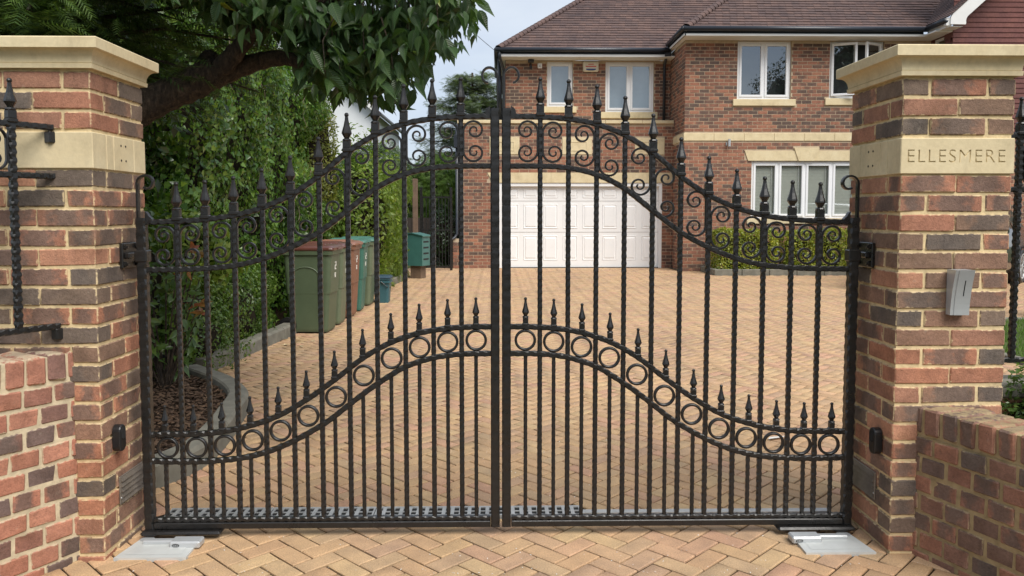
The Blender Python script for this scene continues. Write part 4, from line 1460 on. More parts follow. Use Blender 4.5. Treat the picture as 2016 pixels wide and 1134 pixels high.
for t in tiles:
    xa, xb, z, k = t
    fancy = k in FANCY
    if t in sv:
        obj('tile', HT[fancy], hungw, ((xa + xb) / 2 - HX, GY - HY - .004, z), (random.uniform(-.01, .01), 0, 0))
    else:
        q = hung_tile(xb - xa, fancy)
        rest_mb.add(q.v, q.f, Matrix.Translation(((xa + xb) / 2 - HX, GY - HY - .004, z)))
k = 0; z = 3.0
while z < 5.25:
    for i in range(6):
        ya = GY - .03 + (i + .5 * (k % 2)) * .1665
        if ya + .163 > HY: break
        if ya + .163 > 17.60 and 4.0 < z + .05 < 5.4: break
        q = hung_tile(.163, False)
        rest_mb.add(q.v, q.f, Matrix.Translation((GX - .004 - HX, ya + .08 - HY, z)) @ Matrix.Rotation(-pi / 2, 4, 'Z'))
    z += g; k += 1
tag(rest_mb.build('tile_hanging_field', M['hung'], hungw), kind='stuff')

# stone dressings (each a stone of its own)
def stone_box(s0, s1, z0, z1, Y, proud, name='dressed_stone', c=.006):
    return MB().cbox(s0 - HX, s1 - HX, Y - proud - HY, Y + .06 - HY, z0, z1, c).build(name, M['stone'], house)
x = 4.28
while x < 9.94:
    stone_box(x, min(x + .70, 9.95) - .004, BAND[0], BAND[1], HY, .024, 'string_course'); x += .70
for y in (18.21, 18.77):
    MB().cbox(4.3 - .024 - HX, 4.36 - HX, y - HY, y + .545 - HY, BAND[0], BAND[1], .006).build('string_course', M['stone'], house)
def lintel(s0, s1, z0, z1, spl, key, Y):
    mid = (s0 + s1) / 2
    for (a, b, e0, e1) in ((s0, mid - key, -spl, 0), (mid + key, s1, 0, spl)):
        poly = [(a - HX, z0), (b - HX, z0), (b + e1 - HX + (-.07 if e1 == 0 else 0), z1), (a + e0 - HX + (.07 if e0 == 0 else 0), z1)]
        if e1 == 0: poly = [(a - HX, z0), (b - HX, z0), (b - .075 - HX, z1), (a + e0 - HX, z1)]
        else: poly = [(a - HX, z0), (b - HX, z0), (b + e1 - HX, z1), (a + .075 - HX, z1)]
        MB().prism(poly, Y - .022 - HY, Y + .05 - HY).build('lintel_stone', M['stone'], house)
    MB().prism([(mid - key + .003 - HX, z0 - .003), (mid + key - .003 - HX, z0 - .003), (mid + key + .105 - HX, z1 + .07), (mid - key - .105 - HX, z1 + .07)], Y - .042 - HY, Y + .05 - HY).build('keystone', M['stone'], house)
lintel(5.78, 8.49, 2.558, 2.785, .08, .19, HY)
for a, b, spl0, spl1 in ((-.12, 1.30, .13, 0), (1.305, 2.68, 0, 0), (2.685, 4.27, 0, 0)):
    MB().prism([(a - HX, 2.088), (b - HX, 2.088), (b - HX, 2.335), (a - spl0 - HX, 2.335)], 19.3 - .022 - HY, 19.35 - HY).build('lintel_stone', M['stone'], house)
for a in (-.2, 1.57, 3.345):
    st = stone_box(a + .003, a + .727, 2.773, 3.182, 19.3, .018, 'panel_stone')
    for (p, q, u, v) in ((.12, .61, 2.86, 2.885), (.12, .61, 3.07, 3.095), (.12, .145, 2.885, 3.07), (.585, .61, 2.885, 3.07)):
        MB().cbox(a + p - HX, a + q - HX, 19.3 - .026 - HY, 19.3 - .016 - HY, u, v, .003).build('panel_moulding', M['stone'], house)
x = -.98
while x < 4.25:
    MB().cbox(x - HX, min(x + .9, 4.29) - .004 - HX, 19.24 - HY, 19.76 - HY, 3.52, 3.60, .008).build('ledge_stone', M['stone'], house); x += .9

# windows: frame > sashes, panes, sill
def bars_frame(mb, x0, x1, z0, z1, y0, y1, w, c=.005):
    mb.cbox(x0, x0 + w, y0, y1, z0, z1, c); mb.cbox(x1 - w, x1, y0, y1, z0, z1, c)
    mb.cbox(x0 + w - .001, x1 - w + .001, y0, y1, z0, z0 + w, c); mb.cbox(x0 + w - .001, x1 - w + .001, y0, y1, z1 - w, z1, c)
def window(rect, Y, lights, sill, back='room', open_=None, blind=False):
    a, b, c, d = rect
    a += .005; b -= .005; c += .003; d -= .003
    ox, oy = a - HX, Y - HY
    mb = MB()
    W = b - a
    bars_frame(mb, 0, W, 0, d - c, .055, .125, .058)
    for i in range(1, lights):
        mb.cbox(W * i / lights - .03, W * i / lights + .03, .056, .124, .057, d - c - .057, .005)
    fr = mb.build('window', M['upvc'], house, (ox, oy, c))
    for i in range(lights):
        p, q = W * i / lights + (.052 if i == 0 else .024), W * (i + 1) / lights - (.052 if i == lights - 1 else .024)
        sm = MB(); bars_frame(sm, 0, q - p, 0, d - c - .104, -.03, .024, .052)
        gb_ = MB(); gb_.add([(.05, 0, .05), (q - p - .05, 0, .05), (q - p - .05, 0, d - c - .154), (.05, 0, d - c - .154)], [(0, 1, 2, 3)])
        rot, loc = 0, (p, .068, .052)
        if open_:
            w_ = q - p
            if open_[i] < 0: rot = open_[i]; loc = (p, .045, .052)
            elif open_[i] > 0:
                rot = open_[i]; loc = (q - w_ * cos(rot), .045 - w_ * sin(rot), .052)
        sm.build('sash', M['upvc'], fr, loc, (0, 0, rot))
        gb_.build('pane', M['glass'], fr, loc, (0, 0, rot))
    if blind:
        n = int((d - c - .12) / .034)
        for i in range(lights):
            p, q = W * i / lights + .05, W * (i + 1) / lights - .05
            bb = MB()
            for k in range(n):
                z = .075 + k * .034
                bb.box(p, q, -.0012, .0012, -.0175, .0175, Matrix.Translation((0, .120, z)) @ Matrix.Rotation(-.18, 4, 'X'))
            bb.build('blind', M['blind'], fr)
            MB().cbox(q - .09, q - .082, .098, .103, .08, d - c - .08, .002).build('blind_cord', M['upvc'], fr)
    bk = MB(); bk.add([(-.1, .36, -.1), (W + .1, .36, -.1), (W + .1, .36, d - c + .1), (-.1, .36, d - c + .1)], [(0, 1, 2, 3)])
    bk.build('curtain' if back == 'curtain' else 'room_gloom_panel', M[back], fr)  # unless a curtain, a flat dark panel painted as room shade
    if sill:
        s0, s1, sz0, sz1, pr = sill
        n = 2 if s1 - s0 > 2 else 1
        for i in range(n):
            p, q = s0 + (s1 - s0) * i / n, s0 + (s1 - s0) * (i + 1) / n - .003
            MB().cbox(p - a, q - a, -pr, .05, sz0 - c, sz1 - c, .008).build('window_sill', M['stone'], fr)
    return fr
window(W_A, HY, 2, (5.40, 6.85, 3.808, 3.962, .05), 'room')
window(W_B, HY, 2, (7.53, 8.98, 3.828, 3.982, .05), 'room', open_=(-radians(24), radians(30)))
window(W_LOW, HY, 4, (5.77, 8.50, 1.103, 1.222, .05), 'room', blind=True)
window(W_1, 19.75, 1, (1.13, 1.96, 3.838, 3.987, .05), 'curtain')
window(W_2, 19.75, 2, (2.56, 3.98, 3.703, 3.857, .05), 'curtain')
swf = MB(); bars_frame(swf, 0, .49, 0, 1.185, .05, .12, .05)
sw = swf.build('window', M['upvc'], house, (GX - HX, 18.115 - HY, 4.105), (0, 0, -pi / 2))
gpb = MB(); gpb.box(.048, .442, .08, .086, .048, 1.135); gpb.build('pane', M['glass'], sw)
bkb = MB(); bkb.add([(-.1, .35, -.1), (.6, .35, -.1), (.6, .35, 1.2), (-.1, .35, 1.2)], [(0, 1, 2, 3)]); bkb.build('room_gloom_panel', M['room'], sw)  # dark panel in place of the shaded room depth

# garage door
gd = MB()
gd.box(0, 4.0, .10, .13, 0, 2.08)
gdo = gd.build('garage_door', M['garage_white'], house, (.03 - HX, 19.3 - HY, 0))
fr = MB()
fr.cbox(.0, .07, .0, .11, 0, 2.082, .004); fr.cbox(3.93, 4.0, .0, .11, 0, 2.082, .004); fr.cbox(.068, 3.932, .0, .11, 2.0, 2.082, .004)
fr.build('door_frame', M['garage_white'], gdo)
def raised_panel(w, h):
    mb = MB()
    o = [(0, 0), (w, 0), (w, h), (0, h)]
    ins = lambda q, y: [(q, y, q), (w - q, y, q), (w - q, y, h - q), (q, y, h - q)]
    vs = ins(0, 0) + ins(.012, -.012) + ins(.030, .004) + ins(.062, -.011)
    fs = [(12, 13, 14, 15)]
    for r in range(3):
        for i in range(4):
            j = (i + 1) % 4
            fs.append((r * 4 + i, r * 4 + j, r * 4 + 4 + j, r * 4 + 4 + i))
    return mb.add(vs, fs)
for (z, h) in ((.19, .60), (.97, .60), (1.72, .23)):
    me = raised_panel(.36, h).mesh('door_panel', M['garage_white'])
    for i in range(8):
        obj('door_panel', me, gdo, (.115 + i * .4865, .0995, z))
for z in (.88, 1.645):
    MB().box(.071, 3.929, .0965, .0995, z - .003, z + .003).build('section_joint', M['vent'], gdo)
MB().box(.0, 4.0, .05, .098, -.0, .018).build('bottom_seal', M['black_plastic'], gdo)

# roofs
TG, TW = .138, .166
TP = radians(38)
def roof_tiles(eave, xl, xr, z0, rows, pick, parent):
    """front slope: row k runs from xl(t) to xr(t); t = run back from the eave"""
    mb = MB(); singles = []
    me = None
    for k in range(rows):
        t = k * TG * cos(TP)
        z = z0 + k * TG * sin(TP)
        a, b = xl(t), xr(t)
        n = int((b - a) / TW) + 2
        for i in range(n):
            p = a - TW + (i + .5 * (k % 2)) * TW
            q = p + TW - .0015
            p, q = max(p, a), min(q, b)
            if q - p < .03: continue
            if pick and len(singles) < pick and abs(q - p - TW + .0015) < .001:
                singles.append((p, q, t, z)); continue
            add_tile(mb, p - HX, q - HX, eave + t - HY, z)
    o = mb.build('tile_field', M['roof'], parent)
    tag(o, kind='stuff')
    return singles
def add_tile(mb, p, q, y, z, th=.026, L=.20):
    cy, cz = cos(TP), sin(TP)
    j = random.uniform(-.002, .002)
    tl = radians(7.5)
    dy, dz = cos(TP - tl) * L, sin(TP - tl) * L
    ny, nz = -sin(TP - tl) * th, cos(TP - tl) * th
    z += .012 + j
    jj = random.uniform(-.003, .003)
    y -= jj
    vs = [(p, y, z), (q, y, z), (q, y + dy, z + dz), (p, y + dy, z + dz), (p, y + ny, z + nz), (q, y + ny, z + nz), (q, y + dy + ny, z + dz + nz), (p, y + dy + ny, z + dz + nz)]
    mb.add(vs, [(4, 5, 6, 7), (0, 1, 5, 4), (1, 2, 6, 5), (3, 0, 4, 7)])
def slope(pts, name='roof'):
    mb = MB(); mb.add([(x - HX, y - HY, z) for x, y, z in pts], [tuple(range(len(pts)))])
    return mb.build(name, M['roof'], house)
tp = math.tan(TP)
# main roof
EY, EZ, EX = 17.72, 5.46, 4.20
R = 3.9
mroof = slope([(EX, EY, EZ), (9.6, EY, EZ), (9.6 + 2.5, EY + R, EZ + R * tp), (EX + R, EY + R, EZ + R * tp)])
sg = roof_tiles(EY, lambda t: EX + t, lambda t: 9.62 + min(t, 2.6), EZ, 35, 298, mroof)
tm = MB(); add_tile(tm, -TW / 2 + .002, TW / 2 - .002, 0, 0); tme = tm.mesh('tile', M['roof'])
for (p, q, t, z) in sg:
    obj('tile', tme, mroof, ((p + q) / 2 - HX, EY + t - HY + random.uniform(-.003, .003), z + random.uniform(-.003, .003)))
slope([(EX, EY, EZ), (EX + R, EY + R, EZ + R * tp), (EX + R, EY + 9, EZ + R * tp), (EX, EY + 9, EZ)])
slope([(EX + R, EY + R, EZ + R * tp), (12, EY + R, EZ + R * tp), (12, EY + 9, EZ)])
# garage wing roof
WY, WZ, WX = 19.28, 5.30, 0.02
wroof = slope([(WX, WY, WZ), (EX + .1, WY, WZ), (EX + R, WY + R, WZ + R * tp), (WX + R, WY + R, WZ + R * tp)])
roof_tiles(WY, lambda t: WX + t, lambda t: EX + max(0, t - .25), WZ, 35, 0, wroof)
slope([(WX, WY, WZ), (WX + R, WY + R, WZ + R * tp), (WX + R, WY + 8, WZ + R * tp), (WX, WY + 8, WZ)])
# bonnet hip tiles
def hip(x0, y0, z0, n, parent):
    b = MB()
    b2 = []
    r0, r1, L = .075, .105, .26
    rings = []
    for (r, s) in ((r1, 0), (r0, L)):
        rings.append([(r * cos(a), s, r * sin(a) * .8) for a in [radians(d) for d in range(-10, 191, 25)]])
        rings.append([((r - .014) * cos(a), s, (r - .014) * sin(a) * .8) for a in [radians(d) for d in range(-10, 191, 25)]])
    m = MB().loft([rings[1], rings[0], rings[2], rings[3]], False).mesh('hip_tile', M['roof'])
    d = Vector((1, 1, tp)).normalized()
    rot = d.to_track_quat('Y', 'Z').to_euler()
    for k in range(n):
        p = Vector((x0, y0, z0)) + d * (k * .155)
        o = obj('hip_tile', m, parent, (p.x - HX, p.y - HY, p.z + .015))
        o.rotation_euler = (rot.x + radians(3), rot.y, rot.z)
hip(EX, EY, EZ, 32, mroof)
hip(WX, WY, WZ, 34, wroof)

# eaves: soffit, fascia and gutters
def gutter(path, name='gutter', r=.058):
    mb = MB(); mb.tube([(x - HX, y - HY, z) for x, y, z in path], r, 10)
    return mb.build(name, M['gutter'], house, sm=True)
def slab(x0, x1, y0, y1, z0, z1, name, mat):
    return MB().cbox(x0 - HX, x1 - HX, y0 - HY, y1 - HY, z0, z1, .004).build(name, M[mat], house)
slab(4.22, 9.55, 17.76, 17.785, 5.30, 5.47, 'fascia', 'gutter')
slab(4.19, 9.60, 17.74, 18.19, 5.292, 5.318, 'soffit', 'soffit')
slab(4.19, 9.60, 17.725, 17.738, 5.292, 5.345, 'soffit_edge', 'soffit')
gutter([(4.13, 17.68, 5.44), (9.60, 17.68, 5.44)])
slab(4.17, 4.19, 17.74, 19.3, 5.30, 5.47, 'fascia', 'gutter')
slab(4.19, 4.29, 18.20, 19.74, 5.292, 5.318, 'soffit', 'soffit')
slab(4.15, 4.165, 17.725, 19.25, 5.292, 5.345, 'soffit_edge', 'soffit')
gutter([(4.12, 17.66, 5.44), (4.12, 19.3, 5.42)])
slab(.06, 4.15, 19.32, 19.345, 5.14, 5.30, 'fascia', 'gutter')
slab(.04, 4.16, 19.30, 19.74, 5.122, 5.148, 'soffit', 'soffit')
slab(.04, 4.15, 19.285, 19.298, 5.122, 5.185, 'soffit_edge', 'soffit')
gutter([(-.03, 19.24, 5.28), (4.16, 19.24, 5.28)])
gutter([(-.03, 19.22, 5.28), (-.03, 23, 5.28)])
slab(.03, .19, 19.76, 22, 5.122, 5.148, 'soffit', 'soffit')
def pipe(path, r=.036):
    return MB().tube([(x - HX, y - HY, z) for x, y, z in path], r, 10).build('downpipe', M['gutter'], house, sm=True)
pipe([(4.12, 19.22, 5.38), (4.12, 19.3, 5.25), (4.13, 19.66, 5.02), (4.13, 19.68, 4.9), (4.13, 19.68, 3.62)])
pipe([(.04, 19.25, 5.24), (.06, 19.3, 5.08), (.13, 19.65, 4.92), (.15, 19.68, 4.85), (.15, 19.68, 3.62)])
pipe([(.04, 19.9, 5.2), (.08, 19.9, 3.62)], .045)
pipe([(-.99, 19.26, 3.5), (-.99, 19.24, .85), (-1.04, 19.2, .76), (-1.13, 19.14, .70), (-1.13, 19.14, .02)])
MB().cbox(-1.06 - HX, -.92 - HX, 19.14 - HY, 19.26 - HY, 2.92, 3.24, .01).build('hopper', M['gutter'], house)

# gable: white barge board with a curled foot, roof slope behind it
bp = [(9.66, 5.375), (9.985, 5.37), (9.995, 5.40), (9.99, 5.45), (10.0, 5.50), (10.03, 5.55), (12.3, 7.62), (12.3, 7.98), (9.70, 5.585), (9.665, 5.52)]
MB().prism([(x - HX, z) for x, z in bp], 16.90 - HY, 16.945 - HY).build('barge_board', M['soffit'], house)
bp2 = [(14.94, 5.375), (14.615, 5.37), (14.6, 5.45), (14.57, 5.55), (12.3, 7.62), (12.3, 7.98), (14.9, 5.585)]
MB().prism([(x - HX, z) for x, z in bp2], 16.90 - HY, 16.945 - HY).build('barge_board', M['soffit'], house)
g1 = slope([(9.62, 16.88, 5.53), (12.3, 16.88, 8.0), (12.3, 20.5, 8.0), (9.62, 20.5, 5.53)])
slope([(14.98, 16.88, 5.53), (14.98, 22, 5.53), (12.3, 22, 8.0), (12.3, 16.88, 8.0)])
gt = MB()
ga = atan2(8.0 - 5.53, 12.3 - 9.62)
for k in range(36):
    s_ = k * .1
    for i in range(14):
        y0 = 16.88 + (i + .5 * (k % 2)) * .166 - .08
        y0, y1 = max(16.88, y0), y0 + .162
        x0, z0 = 9.62 + s_ * cos(ga) - HX, 5.53 + s_ * sin(ga) + .014
        x1, z1 = x0 + .16 * cos(ga - .09), z0 + .16 * sin(ga - .09)
        nx, nz = -sin(ga) * .014, cos(ga) * .014
        gt.add([(x0, y0 - HY, z0), (x0, y1 - HY, z0), (x1, y1 - HY, z1), (x1, y0 - HY, z1), (x0 + nx, y0 - HY, z0 + nz), (x0 + nx, y1 - HY, z0 + nz), (x1 + nx, y1 - HY, z1 + nz), (x1 + nx, y0 - HY, z1 + nz)],
               [(5, 4, 7, 6), (1, 0, 4, 5), (0, 3, 7, 4)])
tag(gt.build('tile_field', M['roof'], g1), kind='stuff')
gutter([(9.57, 16.93, 5.46), (9.57, 17.75, 5.45)])
slab(9.63, 9.65, 16.95, 17.75, 5.32, 5.50, 'fascia', 'soffit')
slab(9.66, 9.95, 16.95, 17.28, 5.33, 5.35, 'soffit', 'soffit')
slab(9.66, 9.95, 17.30, 17.75, 5.33, 5.35, 'soffit', 'soffit')

slab(9.55, 9.97, 17.28, 18.22, 5.30, 5.335, 'soffit', 'soffit')
slab(9.58, 9.70, 16.93, 17.02, 5.35, 5.52, 'fascia', 'soffit')
slab(4.10, 4.32, 19.26, 19.78, 5.118, 5.15, 'soffit', 'soffit')
slab(4.05, 4.20, 19.24, 19.30, 5.14, 5.30, 'fascia', 'gutter')

# fittings on the house
al = thing('alarm_box', 'cream alarm box with a red stripe high between the two small windows', 'alarm box', (2.305, 19.74, 4.96))
MB().cbox(-.195, .195, -.09, .004, -.125, .125, .03).build('housing', M['cream'], al)
MB().cbox(-.13, .13, -.096, -.088, -.012, .012, .003).build('red_stripe', M['red_plastic'], al)
MB().prism([(-.13, -.055), (.13, -.055), (.11, -.085), (.06, -.098), (-.06, -.098), (-.11, -.085)], -.096, -.088).build('blue_foot', M['blue_plastic'], al)
MB().cbox(-.07, .07, -.094, -.088, .045, .062, .002).build('name_strip', M['red_plastic'], al)
sl = thing('security_lamp', 'small black security lamp under the eaves at the left corner', 'lamp', (.82, 19.74, 4.98))
MB().cbox(-.03, .03, -.03, .002, -.06, .06, .006).build('wall_plate', M['black_plastic'], sl)
MB().tube([(0, -.03, .0), (0, -.10, .03), (0, -.13, .07)], .012, 8).build('arm', M['black_plastic'], sl)
MB().cbox(-.075, .075, -.19, -.09, .06, .13, .012).build('lamp_head', M['black_plastic'], sl)
sn = thing('motion_sensor', 'small white sensor box beside the black security lamp', 'sensor', (1.045, 19.74, 4.985))
MB().cbox(-.055, .055, -.045, .004, -.06, .06, .012).build('housing', M['upvc'], sn)
MB().lathe([(.026, 0), (.022, .012), (.01, .02), (.001, .021)], 12, Matrix.Translation((0, -.044, -.015)) @ Euler((pi / 2, 0, 0)).to_matrix().to_4x4()).build('lens', M['silver'], sn)
sp = thing('wall_spotlight', 'small silver up and down light on the brick below the stone band', 'lamp', (5.29, 18.19, 2.94))
MB().cbox(-.035, .0, -.022, .004, -.04, .04, .006).build('wall_plate', M['silver'], sp)
MB().lathe([(.028, -.085), (.032, -.083), (.032, .083), (.028, .085)], 14, Matrix.Translation((.028, -.07, .02))).build('lamp_tube', M['silver'], sp)

# planter kerb in front of the house
pk = thing('planter_kerb', 'grey stone kerb in front of the clipped hedges at the house', 'kerb', (4.7, 16.95, 0))
x = 0
while x < 4.1:
    MB().cbox(x + .003, x + .597, 0, .11, -.03, .13, .012).build('kerb_stone', M['concrete'], pk); x += .6
MB().cbox(0, .11, .113, 1.2, -.03, .13, .012).build('kerb_stone', M['concrete'], pk)
pbs = MB(); pbs.add([(4.8, 17.05, 0), (8.9, 17.05, 0), (8.9, 18.2, 0), (4.8, 18.2, 0)], [(0, 1, 2, 3)])
tag(pbs.build('flower_bed', M['soil'], loc=(0, 0, .07)), kind='structure')

# ------------------------------------------------------------------ wheelie bins
def plastic(name, col, rough=.5):
    return plain(name, col, rough, .12, 7)
BINC = {'green': plastic('dark green bin plastic', (.075, .105, .058)), 'green2': plastic('faded green bin plastic', (.115, .145, .085)), 'brown': plastic('brown bin plastic', (.20, .095, .055)),
        'teal': plastic('teal bin plastic', (.04, .135, .10)), 'lid_brown': plastic('maroon lid plastic', (.10, .035, .025), .3), 'lid_brown2': plastic('orange brown lid plastic', (.23, .10, .06), .4), 'lid_green': plastic('teal lid plastic', (.05, .15, .115), .4)}
def rrect(hx, hy, r, z, n=5, cx=0):
    P = []
    for (sx, sy, a0) in ((1, 1, 0), (-1, 1, 90), (-1, -1, 180), (1, -1, 270)):
        for k in range(n):
            a = radians(a0 + 90 * k / (n - 1))
            P.append((cx + sx * (hx - r) + r * cos(a), sy * (hy - r) + r * sin(a), z))
    return P
def wheelie_bin(x, y, rz, body, lid, label, ribs=False):
    r = thing('wheelie_bin', label, 'bin', (x, y, 0), rz, 'row of wheelie bins beside the hedge')
    B, L = BINC[body], BINC[lid]
    mb = MB()
    rings = [rrect(.215, .205, .04, .02), rrect(.222, .212, .045, .05)]
    for z, hx, hy in ((.30, .237, .222), (.47, .247, .229), (.475, .258, .231), (.80, .272, .243), (.93, .278, .248), (.935, .298, .268), (.985, .302, .272), (.99, .292, .262)):
        rings.append(rrect(hx, hy, .05, z))
    mb.loft(rings)
    # raised arch on the two side faces
    for sy in (-1, 1):
        arch = []
        for k in range(13):
            a = pi * k / 12
            arch.append((-.02 + .145 * cos(a) * (1), .70 + .09 * sin(a)))
        arch = [(.125, .06)] + arch + [(-.165, .06)]
        path = [(px, sy * (.205 + .046 * z) + sy * .002, z) for px, z in arch]
        mb.tube(path, .008, 6)
    if ribs:
        for yy in (-.14, -.07, 0, .07, .14):
            mb.tube([(.222, yy, .06), (.270, yy * 1.05, .78)], .012, 6)
    bo = mb.build('body', B, r)
    # lid with a raised middle and a front lip
    lm = MB()
    hz = [(.306, .276, .985), (.312, .282, 1.000), (.306, .276, 1.018), (.27, .235, 1.040), (.18, .15, 1.052), (.03, .03, 1.055)]
    lm.loft([rrect(a, b, min(.05, b * .6), z, cx=.008) for a, b, z in hz])
    for yy in (-.13, 0, .13):
        lm.cbox(-.20, .20, yy - .035, yy + .035, 1.03, 1.058, .012)
    lm.cbox(.28, .335, -.10, .10, .992, 1.012, .006)
    lm.build('lid', L, r)
    MB().tube([(-.335, -.21, 1.0), (-.345, -.1, 1.0), (-.345, .1, 1.0), (-.335, .21, 1.0)], .014, 8).build('handle', B, r)
    for sy in (-1, 1):
        MB().box(-.345, -.27, sy * .20 - .02, sy * .20 + .02, .96, 1.0).build('handle_lug', B, r)
        w = MB().lathe([(.06, -.022), (.095, -.024), (.10, -.016), (.10, .016), (.095, .024), (.06, .022), (.055, .012), (.02, .014)], 20, Matrix.Translation((-.235, sy * .235, .10)) @ Euler((pi / 2, 0, 0)).to_matrix().to_4x4())
        w.build('wheel', M['black_plastic'], r)
    MB().tube([(-.235, -.25, .10), (-.235, .25, .10)], .011, 8).build('axle', M['galv'], r)
    # worn white house mark on the front
    for glyph in (((-.03, .02, .83, .842), (.008, .02, .80, .83), (-.03, .02, .79, .802), (-.03, -.018, .755, .79), (-.03, .02, .75, .762)), ((-.022, .012, .70, .712), (-.022, -.010, .66, .70), (.0, .012, .66, .70), (-.022, .012, .655, .667))):
        st = MB()
        for (ya, yb, za, zb) in glyph:
            st.box(.2705 + (za - .655) * .042 - .012, .2725 + (za - .655) * .042 + .0015, ya, yb, za, zb)
        st.build('painted_mark', M['paper'], bo)
    r.scale = (.97, .97, .955)
    return r
wheelie_bin(-2.13, 9.07, radians(-2), 'green', 'lid_brown', 'dark green wheelie bin with a maroon lid, nearest the gate in the row')
wheelie_bin(-2.13, 9.70, radians(1), 'green2', 'lid_brown', 'faded green wheelie bin with a maroon lid, between the dark green and the brown bins')
wheelie_bin(-2.11, 10.33, radians(-1), 'brown', 'lid_brown2', 'brown wheelie bin with ribbed front and orange brown lid', ribs=True)
wheelie_bin(-2.11, 11.02, radians(2), 'teal', 'lid_green', 'teal green wheelie bin with a teal lid beyond the brown bin')
wheelie_bin(-2.09, 11.70, radians(0), 'green2', 'lid_green', 'faded green wheelie bin with a teal lid, farthest in the row')
caddy_m = plastic('blue grey caddy plastic', (.03, .10, .12))
cd = thing('food_caddy', 'small blue grey food waste caddy on the paving past the last bin', 'caddy', (-1.76, 12.0, 0))
MB().loft([rrect(.10, .115, .03, 0), rrect(.12, .14, .035, .30), rrect(.135, .155, .03, .302), rrect(.138, .158, .03, .33), rrect(.125, .145, .03, .335), rrect(.125, .145, .03, .35), rrect(.14, .16, .03, .353), rrect(.14, .16, .03, .37)]).build('body', caddy_m, cd)
MB().loft([rrect(.145, .165, .03, .368), rrect(.148, .168, .03, .385), rrect(.12, .14, .03, .41), rrect(.03, .03, .01, .42)]).build('lid', plastic('dark blue lid plastic', (.02, .05, .075)), cd)
MB().tube([(0, -.165, .33), (.09, -.165, .25), (.12, 0, .22), (.09, .165, .25), (0, .165, .33)], .008, 6).build('handle', M['black_plastic'], cd)

# parcel box on its brick post
pm = plastic('teal box paint', (.045, .14, .125), .4)
pxb = thing('parcel_box', 'teal parcel post box with a sloping top against the hedge end', 'post box', (-1.66, 16.4, 0), radians(-24))
MB().prism([(-.19, .0), (.19, .0), (.19, .60), (.17, .625), (-.05, .67), (-.19, .67)], -.16, .16).build('housing', pm, pxb, (0, 0, .265))
MB().prism([(-.215, .655), (-.05, .665), (.20, .615), (.215, .595), (.22, .612), (.20, .632), (-.05, .684), (-.215, .675)], -.18, .18).build('roof', pm, pxb, (0, 0, .265))
for z in (.40, .52, .64, .76):
    MB().cbox(.186, .193, -.11, .11, z - .018, z + .018, .003).build('slot', M['drain_dark'], pxb)
MB().box(-.12, .12, -.11, .11, -.05, .265).build('post', M['wood'], pxb)

# timber posts, side gate and fence by the garage corner
sg_ = thing('side_gate', 'tall black iron side gate in the gap left of the garage', 'gate', (-1.78, 18.6, 0))
for k in range(9):
    MB().tube([(.02 + k * .075, 0, .06), (.02 + k * .075, 0, 1.75)], .009, 6).build('bar', M['iron'], sg_)
for z in (.08, .95, 1.72):
    MB().box(0, .66, -.015, .015, z - .018, z + .018).build('rail', M['iron'], sg_)
for xx in (-.02, .68):
    MB().cbox(xx - .03, xx + .03, -.03, .03, 0, 1.95, .006).build('gate_post', M['iron'], sg_)
wp = tag(MB().cbox(-.06, .06, -.06, .06, -.05, 2.15, .01).build('timber_post', M['wood'], None, (-1.93, 18.5, 0)), 'brown timber post at the left side of the iron side gate', 'post')
fn = thing('timber_fence', 'dark boarded timber fence behind the iron side gate', 'fence', (-4.2, 21.5, 0))
for k in range(24):
    MB().cbox(k * .142, k * .142 + .138, -.012 + .012 * (k % 2), .012 + .012 * (k % 2), .05, 1.22, .004).build('board', M['wood_dark'], fn)
for z in (.3, .95):
    MB().box(0, 3.4, .026, .07, z, z + .09).build('rail', M['wood_dark'], fn)

